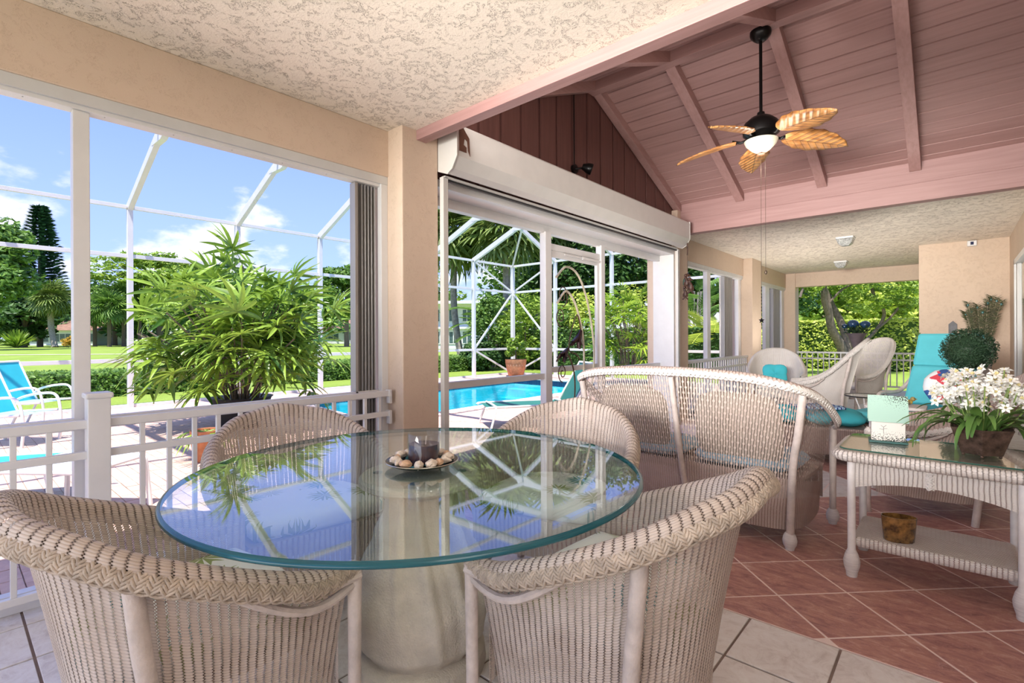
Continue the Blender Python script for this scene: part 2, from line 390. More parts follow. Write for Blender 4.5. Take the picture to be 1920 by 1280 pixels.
# ================================================================ setting: floor
XL, XR = -3.22, 0.66
fl = struct('floor')
MB().box(XL-0.25, XR+0.6, -2.0, 2.372, -0.12, -0.006).build('grout_bed', GROUTW, fl)
MB().box(XL-0.25, XR+0.6, 2.372, 7.37, -0.12, -0.0012).build('grout_bed', GROUTR, fl)
MB().box(XL-0.25, XR+0.6, 7.37, 14.3, -0.12, -0.006).build('grout_bed', GROUTW, fl)
def tile(poly, z, g, mat, name, par, T=None, th=0.012):
    # chamfered slab from a convex polygon, grout gap g
    m = len(poly)
    cx = sum(p[0] for p in poly)/m; cy = sum(p[1] for p in poly)/m
    def inset(k):
        out = []
        for i in range(m):
            p0, p1, p2 = poly[i-1], poly[i], poly[(i+1) % m]
            e1 = Vector((p1[0]-p0[0], p1[1]-p0[1])); e2 = Vector((p2[0]-p1[0], p2[1]-p1[1]))
            if e1.length < 1e-5 or e2.length < 1e-5: out.append(p1); continue
            n1 = Vector((-e1.y, e1.x)).normalized(); n2 = Vector((-e2.y, e2.x)).normalized()
            d = n1+n2; q = d.dot(n1)
            d = d*(k/q) if q > 0.3 else n1*k
            out.append((p1[0]+d.x, p1[1]+d.y))
        return out
    a = inset(g); b = inset(g+0.002)
    vs = [(p[0]-cx, p[1]-cy, -th) for p in a]+[(p[0]-cx, p[1]-cy, -0.0015) for p in a]+[(p[0]-cx, p[1]-cy, 0) for p in b]
    fs = [tuple(range(2*m, 3*m))]
    for k in (0, m):
        fs += [(k+i, k+(i+1) % m, k+m+(i+1) % m, k+m+i) for i in range(m)]
    mb = MB(); mb.add(vs, fs)
    return mb.build(name, mat, par, loc=(cx, cy, z))
def area2(p): return abs(sum(p[i][0]*p[(i+1) % len(p)][1]-p[(i+1) % len(p)][0]*p[i][1] for i in range(len(p))))/2
xs = [-3.40, -3.05, -2.713]+[-2.713+0.3384*k for k in range(1, 11)]+[1.02]
ys = [-1.2, -0.84, -0.48, -0.12, 0.237, 0.595, 0.953, 1.311, 1.669, 2.026, 2.369]
for i in range(len(xs)-1):
    for j in range(len(ys)-1):
        tile([(xs[i], ys[j]), (xs[i+1], ys[j]), (xs[i+1], ys[j+1]), (xs[i], ys[j+1])], R.uniform(-0.0006, 0.0006), 0.005, WTILE, 'floor_tile', fl)
PT = 0.4925
for a in range(-6, 13):
    for b in range(-4, 16):
        p0, p1 = 2.018+a*PT, 2.018+(a+1)*PT; q0, q1 = 0.842+b*PT, 0.842+(b+1)*PT
        poly = [((p-q)/2, (p+q)/2) for p, q in ((p0, q0), (p1, q0), (p1, q1), (p0, q1))]
        poly = poly[::1]
        if 2.99 < (p0+p1)/2 < 4.49 and 5.27 < (q0+q1)/2 < 6.77: continue
        for c in ((1, 0, XR), (-1, 0, -XL+0.1), (0, -1, -2.3725), (0, 1, 7.37)):
            poly = clip(poly, *c) if len(poly) > 2 else poly
        if len(poly) > 2 and area2(poly) > 0.004:
            s = sum(poly[i][0]*poly[(i+1) % len(poly)][1]-poly[(i+1) % len(poly)][0]*poly[i][1] for i in range(len(poly)))
            if s < 0: poly = poly[::-1]
            tile(poly, R.uniform(-0.0002, 0.0004), 0.0048, RTILE, 'floor_tile', fl)
for i in range(8):
    for j in range(8):
        x0 = -1.144+(i-4)*0.345; y0 = 4.87+(j-4)*0.345+0.12
        poly = [(x0, y0), (x0+0.345, y0), (x0+0.345, y0+0.345), (x0, y0+0.345)]
        for c in ((1, 1, 4.475), (-1, -1, -2.998), (-1, 1, 6.755), (1, -1, -5.275)):
            poly = clip(poly, *c) if len(poly) > 2 else poly
        if len(poly) > 2 and area2(poly) > 0.003: tile(poly, 0, 0.004, WTILE, 'floor_tile', fl)
for i in range(12):
    for j in range(8):
        x0 = -3.05+i*0.345; y0 = 7.37+j*0.345
        if x0 > XR: continue
        tile([(x0, y0), (min(x0+0.345, XR), y0), (min(x0+0.345, XR), y0+0.345), (x0, y0+0.345)], 0, 0.005, WTILE, 'floor_tile', fl)
MB().box(XL, XR, 10.13, 14.3, -0.01, 0.0).build('floor_tile', WTILE, fl, kind='stuff')

# ================================================================ ceilings
ZC = 2.80
ce = struct('ceiling')
MB().box(XL-0.3, XR+0.6, -2.5, 2.352, ZC, ZC+0.08).build('plaster', CEILC, ce)
MB().box(XL-0.5, XR+3.3, -2.5, 2.352, ZC+0.08, ZC+0.25).build('roof_deck', MAUVE, ce)
c2 = struct('ceiling')
MB().box(XL-0.3, XR+0.6, 7.24, 14.5, ZC, ZC+0.08).build('plaster', CEILC, c2)
MB().box(XL-0.5, XR+3.3, 7.40, 14.7, ZC+0.08, ZC+0.25).build('roof_deck', MAUVE, c2)
# vault of painted boards
cv = struct('ceiling')
SL = 5/12.0; RY = 4.895; ZR = 4.0
GX = -3.10
XE = XR+3.2
MB().box(-3.02, XE, 2.352, 2.444, 2.727, 3.10).build('beam', LBEAM, cv, bevel=0.004)
MB().box(-3.02, XE, 7.16, 7.30, 2.737, 2.94).build('beam', LBEAM, cv, bevel=0.006)
MB().box(-3.02, XE, 7.185, 7.30, 2.94, 3.20).build('beam', LBEAM, cv, bevel=0.004)
MB().box(GX, XE, RY-0.055, RY+0.055, ZR, ZR+0.24).build('ridge_beam', MAUVE, cv, bevel=0.004)
RD = 0.135      # rafter depth
def slope_z(y): return ZR-(abs(y-RY)-0.055)*SL
def rafter(x0, x1, side):
    ya = RY+side*0.055; yb = 7.17 if side > 0 else 2.44
    za = slope_z(ya); zb = slope_z(yb)
    mb = MB(); poly = [(ya, za), (yb, zb), (yb, zb+RD), (ya, za+RD)]
    if side < 0: poly = poly[::-1]
    mb.prism(poly, 0, x0, x1); return mb.build('rafter', MAUVEY, cv, bevel=0.003)
for x0, x1 in ((GX+0.005, GX+0.10), (-2.235, -2.13), (-1.27, -1.165), (-0.375, -0.27), (0.60, 0.70)):
    rafter(x0, x1, 1); rafter(x0, x1, -1)
cosS = 1/math.sqrt(1+SL*SL); PW = 0.168
for side in (1, -1):
    Ls = 2.52/cosS; k = 0
    d = 0.03
    while d < Ls:
        e = min(d+PW-0.017, Ls)
        def pt(s_, off):
            y = RY+side*(0.02+s_*cosS); return (y, ZR+RD-0.01-(s_*cosS)*SL+off)
        b = 0.006
        poly = [pt(d, 0), pt(e, 0), pt(e, 0.03), pt(d, 0.03)]
        if side < 0: poly = poly[::-1]
        mb = MB(); mb.prism(poly, 0, GX, XE); mb.build('ceiling_board', MAUVE, cv)
        d += PW; k += 1
    poly = [pt(0, 0.031), pt(Ls, 0.031), pt(Ls, 0.06), pt(0, 0.06)]
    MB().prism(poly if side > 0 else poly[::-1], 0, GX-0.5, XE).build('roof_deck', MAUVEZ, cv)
MB().box(GX, XE, 7.30, 7.5, 2.95, 3.3).build('blocking', MAUVE, cv)
MB().box(GX, XE, 2.30, 2.36, 2.88, 3.3).build('blocking', MAUVE, cv)

# ================================================================ gable wall of boards and battens
gw = struct('wall_gable')
def roofz(y): return ZR+0.12-abs(y-RY)*SL
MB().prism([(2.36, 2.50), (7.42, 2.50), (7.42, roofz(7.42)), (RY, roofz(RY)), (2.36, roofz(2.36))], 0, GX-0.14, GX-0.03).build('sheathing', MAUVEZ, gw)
y = 2.52; k = 0
while y < 7.2:
    y1 = min(y+0.272, 7.25)
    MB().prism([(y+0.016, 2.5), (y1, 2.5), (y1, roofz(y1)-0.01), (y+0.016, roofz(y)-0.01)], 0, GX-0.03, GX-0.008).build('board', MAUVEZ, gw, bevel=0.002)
    y += 0.288
# ================================================================ left wall: header, columns
wl = struct('wall_left')
MB().box(XL-0.12, XL+0.03, -2.5, 2.24, 2.455, ZC).build('header', WALLC, wl, bevel=0.006)
MB().box(-3.50, -3.02, 2.222, 2.562, -0.12, ZC+0.02).build('column', WALLC, wl, bevel=0.008)
MB().box(-3.50, -3.02, 7.08, 7.46, -0.12, 3.09).build('column', WALLC, wl, bevel=0.008)
MB().box(-3.40, -3.21, 2.56, 7.08, 2.49, 2.86).build('header', WALLC, wl, bevel=0.006)
MB().box(XL-0.12, XL+0.03, 7.46, 10.7, 2.455, ZC).build('header', WALLC, wl, bevel=0.006)
MB().box(XL-0.12, XL+0.03, 7.46, 7.86, -0.12, 2.455).build('wall_panel', WALLC, wl)
MB().box(-3.50, -3.02, 10.68, 11.30, -0.12, ZC+0.02).build('column', WALLC, wl, bevel=0.008)
MB().box(XL-0.12, XL+0.03, 11.30, 14.1, 2.455, ZC).build('header', WALLC, wl, bevel=0.006)
MB().box(XL-0.12, XL+0.03, 11.30, 11.75, -0.12, 2.455).build('wall_panel', WALLC, wl)
MB().box(-3.50, -2.98, 14.08, 14.45, -0.12, ZC+0.02).build('column', WALLC, wl, bevel=0.008)
wf = struct('wall_far')
MB().box(-3.0, -0.3, 14.12, 14.35, 2.46, ZC+0.02).build('header', WALLC, wf, bevel=0.006)
MB().box(-0.46, XR+0.05, 11.18, 14.4, -0.12, ZC+0.02).build('wall_panel', WALLC, wf, bevel=0.006)
wr = struct('wall_right')
MB().box(XR, XR+0.2, 10.17, 11.3, -0.12, ZC+0.02).build('wall_panel', WALLC, wr)
MB().box(XR, XR+0.2, 5.0, 10.17, 2.32, ZC+0.02).build('wall_panel', WALLC, wr)
MB().box(XR, XR+0.2, -2.5, 5.0, -0.12, 3.2).build('wall_panel', WALLC, wr)
MB().prism([(2.36, 2.8), (7.42, 2.8), (7.42, 3.1), (RY, 4.15), (2.36, 3.1)], 0, XE-0.03, XE+0.06).build('gable_panel', MAUVEZ, wr)
MB().box(XR, XE, 2.3, 7.5, 2.76, 2.82).build('soffit', MAUVE, wr)
# sliding glass door in the right wall
sg = struct('door_2')
dx = XR
for y0, y1 in ((10.10, 10.17), (8.30, 8.38), (6.5, 6.58), (5.0, 5.06)):
    MB().box(dx-0.02, dx+0.06, y0, y1, 0, 2.32).build('frame', WHITE, sg, bevel=0.003)
MB().box(dx-0.02, dx+0.06, 5.0, 10.17, 2.25, 2.32).build('frame', WHITE, sg, bevel=0.003)
MB().box(dx-0.005, dx+0.06, 9.93, 10.02, 0, 2.25).build('stile', GREYAL, sg, bevel=0.003)
GLS = thin_glass('window_glass', (0.86, 0.93, 0.93))
MB().box(dx+0.02, dx+0.026, 5.06, 10.10, 0.03, 2.25).build('pane', GLS, sg)
MB().box(dx+0.35, dx+0.36, 5.0, 10.2, 0, 2.3).build('curtain', M('pale_curtain', (0.55, 0.58, 0.58), 0.9, stretch=(1, 20, 0.2)), sg)

# ================================================================ window 1: screen frame of the left opening
def frame_window(name, y0, y1, mull, x=XL):
    o = struct(name)
    MB().box(x-0.045, x+0.022, y0, y1, 2.395, 2.455).build('head', GREYAL2, o, bevel=0.002)
    MB().box(x-0.075, x+0.004, y0, y1, 2.375, 2.397).build('track', WHITE, o, bevel=0.002)
    MB().box(x-0.05, x+0.01, y0, y1, 0.0, 0.085).build('sill', WHITE, o, bevel=0.002)
    MB().box(x-0.05, x-0.01, y0, y1, 0.80, 0.86).build('chair_rail', WHITE, o, bevel=0.002)
    for m0, m1 in mull: MB().box(x-0.085, x-0.012, m0, m1, 0.085, 2.375).build('post', WHITE, o, bevel=0.003)
    return o
GREYAL2 = M('pale_grey_aluminium', (0.62, 0.62, 0.61), 0.4, var=0.04)
w1 = frame_window('window_1', -1.6, 2.222, [(0.425, 0.49), (-0.95, -0.88)])
MB().box(XL-0.03, XL+0.02, 2.165, 2.222, 0.085, 2.395).build('jamb', WHITE, w1, bevel=0.003)
for k in range(18):
    mb = MB(); mb.lathe([(0, 0), (0.0035, 0), (0.003, 0.003), (0, 0.0035)], (0, 0, 0), 6)
    if k < 9: o = mb.build('screw', GREYAL, w1); o.location = (XL-0.02, -0.35+k*0.3, 2.376); o.rotation_euler = (PI, 0, 0)
def accordion(name, label, y0, y1, x, folds=6):
    t = thing(name, label, 'shutter', (x, y0, 0))
    dy = (y1-y0)/folds
    for k in range(folds):
        ya = k*dy; mb = MB()
        mb.prism([(-0.09, ya), (0.0, ya+dy*0.3), (0.012, ya+dy*0.5), (0.0, ya+dy*0.7), (-0.09, ya+dy*0.96), (-0.095, ya+dy*0.5)], 2, 0.09, 2.37)
        mb.build('slat', GREYAL, t, bevel=0.002)
    MB().box(-0.05, 0.02, -0.025, -0.002, 0.09, 2.37).build('end_stile', GREYAL, t, bevel=0.002)
    return t
accordion('accordion_shutter', 'grey folded storm shutter stack beside the near stucco column', 1.99, 2.15, XL-0.03)
w3 = frame_window('window_3', 7.86, 10.68, [(7.87, 7.93), (8.82, 8.98), (10.5, 10.66)])
accordion('accordion_shutter', 'pale folded storm shutter stack in the window beyond the wooden vault', 9.72, 10.2, XL-0.03, 6)
w4 = frame_window('window_4', 11.75, 14.1, [(11.77, 11.86), (12.42, 12.75), (13.85, 14.08)])
accordion('accordion_shutter', 'pale folded storm shutter stack in the last window before the open end', 13.1, 13.75, XL-0.03, 6)

# window 2: wide screened opening under the shutter box, with a screen door
w2 = struct('window_2'); xf = -3.30
MB().box(xf-0.05, -3.06, 2.562, 7.08, 2.44, 2.50).build('head', WHITE, w2, bevel=0.003)
MB().box(xf-0.05, xf+0.03, 2.562, 7.08, 2.36, 2.44).build('head', WHITE, w2, bevel=0.003)
MB().box(xf-0.03, xf+0.05, 4.235, 4.335, 0, 2.37).build('post', WHITE, w2, bevel=0.003)
MB().box(xf-0.03, xf+0.05, 5.355, 5.44, 0, 2.37).build('post', WHITE, w2, bevel=0.003)
MB().box(xf-0.03, xf+0.03, 4.335, 5.355, 2.19, 2.26).build('transom', WHITE, w2, bevel=0.003)
MB().box(xf-0.03, xf+0.03, 2.562, 4.235, 0.80, 0.86).build('chair_rail', WHITE, w2, bevel=0.003)
MB().box(xf-0.03, xf+0.03, 5.44, 7.08, 0.80, 0.86).build('chair_rail', WHITE, w2, bevel=0.003)
MB().box(xf-0.03, xf+0.03, 2.562, 7.08, 0, 0.05).build('sill', WHITE, w2, bevel=0.003)
MB().box(xf-0.08, -3.06, 7.03, 7.082, 0, 2.44).build('jamb', WHITE, w2, bevel=0.003)
MB().box(xf-0.05, -3.2, 2.560, 2.60, 0, 2.44).build('jamb', WHITE, w2, bevel=0.003)
# screen door
dr = struct('door_1')
for y0, y1, z0, z1 in ((4.335, 4.385, 0.02, 2.19), (5.305, 5.355, 0.02, 2.19), (4.385, 5.305, 2.12, 2.19), (4.385, 5.305, 0.02, 0.16), (4.385, 5.305, 0.86, 0.92)):
    MB().box(xf-0.02, xf+0.02, y0, y1, z0, z1).build('door_frame', WHITE, dr, bevel=0.003)
MB().box(xf+0.03, xf+0.05, 4.95, 5.30, 2.15, 2.18).tube([(xf+0.04, 4.6, 2.165), (xf+0.04, 4.96, 2.165)], 0.008).build('door_closer', WHITE, dr)
IRON = M('bronze_metal', (0.16, 0.10, 0.06), 0.4, metal=0.7, var=0.2)
BRASS = M('aged_cream_metal', (0.70, 0.64, 0.48), 0.45, metal=0.3, var=0.2)
DKLEAF = M('dark_bronze_petal', (0.045, 0.02, 0.02), 0.4, metal=0.5)
orn = thing('garden_ornament', 'tall scrolled metal lily ornament hanging on the white screen door', 'ornament', (xf+0.035, 4.42, 0))
def scr(pts, r=0.013, mat=BRASS, nm='scroll'): MB().tube(spline([(0, a, b) for a, b in pts], 6), r, 6).build(nm, mat, orn, smooth=True)
scr([(0.02, 1.90), (0.20, 2.03), (0.42, 1.98), (0.60, 1.75), (0.72, 1.42), (0.78, 1.1), (0.76, 0.8), (0.68, 0.5), (0.55, 0.3)])
scr([(0.04, 1.62), (0.20, 1.76), (0.36, 1.66), (0.48, 1.44), (0.55, 1.2), (0.56, 0.9), (0.52, 0.6), (0.45, 0.35)])
scr([(0.02, 0.98), (0.14, 1.08), (0.28, 1.0), (0.36, 0.82), (0.37, 0.6), (0.32, 0.4)], 0.009, IRON)
def spiral(cy, cz, r0, sgn=1, turns=1.6):
    pts = []
    for k in range(28):
        t = k/27; a = sgn*t*turns*2*PI-PI/2; r = r0*(1-0.85*t); pts.append((0, cy+r*cos(a), cz+r0*0.9+r*sin(a)*1.25-r0))
    MB().tube(pts, 0.006, 6).build('spiral', IRON, orn, smooth=True)
spiral(0.14, 1.72, 0.10); spiral(0.10, 1.48, 0.085, -1); spiral(0.13, 0.86, 0.085, -1)
def lily(cy, cz, s, tilt):
    mb = MB(); 
    for q in range(4):
        T = Matrix.Translation((0, cy, cz)) @ Euler((tilt, 0, 0)).to_matrix().to_4x4() @ Euler((0, 0, q*PI/2)).to_matrix().to_4x4()
        mb.grid(lambda u, v: (s*(0.12+0.5*v)*sin((u-.5)*1.6)*(1-0.6*v*v), s*(0.12+0.5*v*v)*cos((u-.5)*1.6), s*v*1.3), 6, 5, None, T)
    mb.build('flower', DKLEAF, orn, smooth=True)
lily(0.50, 1.32, 0.15, 2.6); lily(0.24, 1.12, 0.12, 2.3)
scr([(0.50, 1.32), (0.42, 1.5), (0.30, 1.3), (0.26, 1.1), (0.4, 1.05), (0.48, 0.98)], 0.007, IRON, 'stem')

# roll-down shutter box
SHW = M('cream_shutter_metal', (0.64, 0.62, 0.585), 0.3, var=0.03)
sb = thing('shutter_box', 'long pale metal roll-down shutter box under the dark gable boards', 'shutter', (-3.02, 2.566, 0))
MB().prism([(0.004, 2.545), (0.105, 2.505), (0.16, 2.535), (0.215, 2.62), (0.215, 2.848), (0.205, 2.862), (0.004, 2.862)], 1, 0.004, 4.43).build('housing', SHW, sb, bevel=0.003)
for y0 in (-0.004, 4.43):
    MB().prism([(0.0, 2.54), (0.105, 2.50), (0.162, 2.53), (0.22, 2.62), (0.22, 2.866), (0.0, 2.866)], 1, y0, y0+0.008).build('end_cap', SHW, sb)
MB().box(0.005, 0.03, 0.07, 4.42, 2.478, 2.492).build('lip', BLACK, sb)
MB().box(0.002, 0.045, 0.03, 4.42, 2.492, 2.51).build('bottom_slat', SHW, sb)
for y0 in (0.012, 4.43):
    mb = MB(); mb.box(0.0, 0.045, y0, y0+0.05, 0.0, 2.50).build('side_track', SHW, sb, bevel=0.003)
MB().box(0.046, 0.047, 4.425, 4.437, 0.05, 2.48).build('seal', BLACK, sb)
# small crane emblem tile on the near end of the box
em = MB(); bird = [(0, 0), (0.10, 0), (0.10, 0.045), (0.06, 0.06), (0.075, 0.12), (0.11, 0.10), (0.125, 0.02), (0.15, -0.02), (0.14, 0.13), (0.09, 0.17), (0.05, 0.21), (0.0, 0.20)]
T = Matrix.Translation((0.2165, 0.02, 2.66)) @ Matrix(((0, 0, 1, 0), (1, 0, 0, 0), (0, 1, 0, 0), (0, 0, 0, 1)))
em.prism([(a*0.75, b*0.9) for a, b in bird], 2, 0, 0.004, T); em.build('emblem', M('rust_brown_print', (0.12, 0.05, 0.03), 0.5), sb)

# ================================================================ railings
def railing(name, label, x0, y0, x1, y1, posts, zt=0.86, zm=0.71, bal=0.118, skip=(), start=0.0, z0=0.0):
    t = thing(name, label, 'railing', (x0, y0, z0)); dx, dy = x1-x0, y1-y0; Ln = math.hypot(dx, dy); t.rotation_euler = (0, 0, math.atan2(dy, dx))
    for za, zb in ((zt-0.04, zt), (zm-0.036, zm), (0.07, 0.105)): MB().box(0, Ln, -0.016, 0.016, za, zb).build('rail', WHITE, t, bevel=0.003)
    for p in posts:
        mb = MB(); mb.box(p-0.044, p+0.044, -0.044, 0.044, 0, 0.965); mb.build('post', WHITE, t, bevel=0.004)
        MB().box(p-0.054, p+0.054, -0.054, 0.054, 0.962, 0.99).build('post_cap', WHITE, t, bevel=0.008)
    s = start
    while s < Ln:
        if all(abs(s-p) > 0.06 for p in posts): MB().box(s-0.011, s+0.011, -0.011, 0.011, 0.105, zt-0.04).build('baluster', WHITE, t, bevel=0.002)
        s += bal
    return t
r1 = railing('porch_railing', 'white metal railing with square posts behind the dining table', -3.13, -1.0, -3.13, 2.19, [1.50], start=0.97-0.118*8)
for z in (0.842, 0.692):
    MB().box(3.165, 3.186, -0.026, 0.026, z-0.028, z+0.024).build('wall_bracket', WHITE, r1, bevel=0.003)
    MB().box(3.17, 3.188, -0.022, 0.022, z-0.075, z-0.028).build('bracket_plate', WHITE, r1)
railing('porch_railing', 'white railing below the window beyond the wooden vault', -3.12, 7.46, -3.12, 10.68, [], start=0.06)
railing('porch_railing', 'white railing across the open far end of the porch', -2.96, 14.15, -0.46, 14.15, [], start=0.1)
# ================================================================ wicker furniture
WK = wicker('aged_beige_wicker', (0.60, 0.515, 0.455), 0.0215, 0.0078, 0.40, 0.66, 0.6)
WKB = wicker('pinkish_beige_wicker', (0.53, 0.42, 0.37), 0.0170, 0.0065, 0.30, 0.6, 0.4)
WKO = wicker('open_wicker', (0.58, 0.48, 0.42), 0.0160, 0.045, 0.86, 0.955, 0.3)
WKW = wicker('white_wicker', (0.82, 0.77, 0.72), 0.0140, 0.0060, 0.30, 0.6, 0.25)
WKT = wicker('white_table_wicker', (0.76, 0.71, 0.66), 0.018, 0.0085, 0.36, 0.55, 0.3)
CORD = M('beige_cord', (0.56, 0.46, 0.37), 0.6, var=0.2, vscale=30, bump=0.3, bscale=300)
CORDW = M('white_cord', (0.80, 0.75, 0.70), 0.6, var=0.12, vscale=30, bump=0.3, bscale=300)
POLE = M('worn_cream_painted_pole', (0.66, 0.57, 0.52), 0.55, var=0.14, vscale=14, bump=0.25, bscale=120)
POLEW = M('white_painted_pole', (0.84, 0.80, 0.77), 0.5, var=0.08, vscale=14)
TURQ = M('turquoise_cushion_cloth', (0.055, 0.52, 0.60), 0.85, var=0.05, bump=0.25, bscale=260)
TURQL = M('bright_turquoise_cloth', (0.10, 0.52, 0.58), 0.85, var=0.05, bump=0.25, bscale=260)
WHCL = M('white_cloth', (0.84, 0.83, 0.81), 0.9, var=0.04, bump=0.2, bscale=200)
def tropical(n, L, tc):
    mp = n('ShaderNodeMapping', i={0: tc.outputs['Object']}); mp.inputs['Scale'].default_value = (5.6, 5.6, 5.6)
    v = n('ShaderNodeTexVoronoi', i={'Vector': mp.outputs[0], 'Scale': 1.0, 'Randomness': 0.8})
    # frond: angle around the cell centre gives leaflets
    sub = n('ShaderNodeVectorMath', operation='SUBTRACT', i={0: mp.outputs[0], 1: v.outputs['Position']}); s2 = n('ShaderNodeSeparateXYZ', i={0: sub.outputs[0]})
    at = n('ShaderNodeMath', operation='ARCTAN2', i={0: s2.outputs[1], 1: s2.outputs[0]})
    k = n('ShaderNodeMath', operation='MULTIPLY', i={0: at.outputs[0], 1: 9.0}); sn = n('ShaderNodeMath', operation='SINE', i={0: k.outputs[0]})
    r = n('ShaderNodeMath', operation='MULTIPLY_ADD', i={0: sn.outputs[0], 1: 0.10, 2: v.outputs['Distance']})
    msk = n('ShaderNodeMath', operation='LESS_THAN', i={0: r.outputs[0], 1: 0.46})
    cut = n('ShaderNodeMath', operation='GREATER_THAN', i={0: sn.outputs[0], 1: -0.72}); msk2 = n('ShaderNodeMath', operation='MULTIPLY', i={0: msk.outputs[0], 1: cut.outputs[0]})
    sx = n('ShaderNodeSeparateXYZ', i={0: v.outputs['Color']})
    lc = ramp(n, sx.outputs[0], [(0.0, (0.09, 0.28, 0.30)), (0.5, (0.14, 0.34, 0.36)), (0.55, (0.30, 0.36, 0.14)), (0.92, (0.80, 0.80, 0.74))], 'CONSTANT')
    mx = n('ShaderNodeMixRGB', i={0: msk2.outputs[0], 1: (0.80, 0.81, 0.75, 1), 2: lc})
    return mx.outputs[0], None
TROP = shadermat('tropical_leaf_print_cloth', tropical, rough=0.85, spec=0.2)

WRAP = M('wrapped_white_cord_foot', (0.80, 0.76, 0.73), 0.6, var=0.15, vscale=4, stretch=(4, 4, 120))
def half(pts): return [(x, y, z) for x, y, z in pts]+[(-x, y, z) for x, y, z in pts[::-1][1:]]
def resample(pts, n):
    d = [0]
    for i in range(1, len(pts)): d.append(d[-1]+(pts[i]-pts[i-1]).length)
    out = []; j = 0
    for k in range(n+1):
        t = d[-1]*k/n
        while j < len(d)-2 and d[j+1] < t: j += 1
        q = (t-d[j])/max(1e-9, d[j+1]-d[j]); out.append(pts[j].lerp(pts[j+1], min(1, q)))
    return out, d[-1]
def braid_mb(path, w=0.0155, dpt=0.009, pitch=0.088, cords=4, cr=0.0043, nrm=None, tn=5):
    # three-strand plait, each strand a flat bundle of cords
    pts, Ln = resample(path, max(24, int(sum((path[i]-path[i-1]).length for i in range(1, len(path)))/0.006)))
    m = len(pts); mb = MB(); fr = []
    for i in range(m):
        t = (pts[min(i+1, m-1)]-pts[max(i-1, 0)]).normalized(); o = nrm(i/(m-1)) if nrm else Vector((0, 0, 1))
        o = (o-t*o.dot(t)).normalized(); fr.append((t, o, t.cross(o)))
    for k in range(3):
        for c in range(cords):
            off = (c-(cords-1)/2)*cr*1.7; line = []
            for i in range(m):
                th = 2*PI*(i*Ln/(m-1))/pitch+2*PI*k/3; t, o, s = fr[i]
                sl = w*cos(th)*2*PI/pitch; pp = (s-t*sl).normalized()
                line.append(pts[i]+s*(w*sin(th))+pp*off+o*(dpt*cos(2*th)+0.0025*(1-abs(c-(cords-1)/2)/1.5)))
            mb.tube(line, cr, tn, cap=True)
    return mb
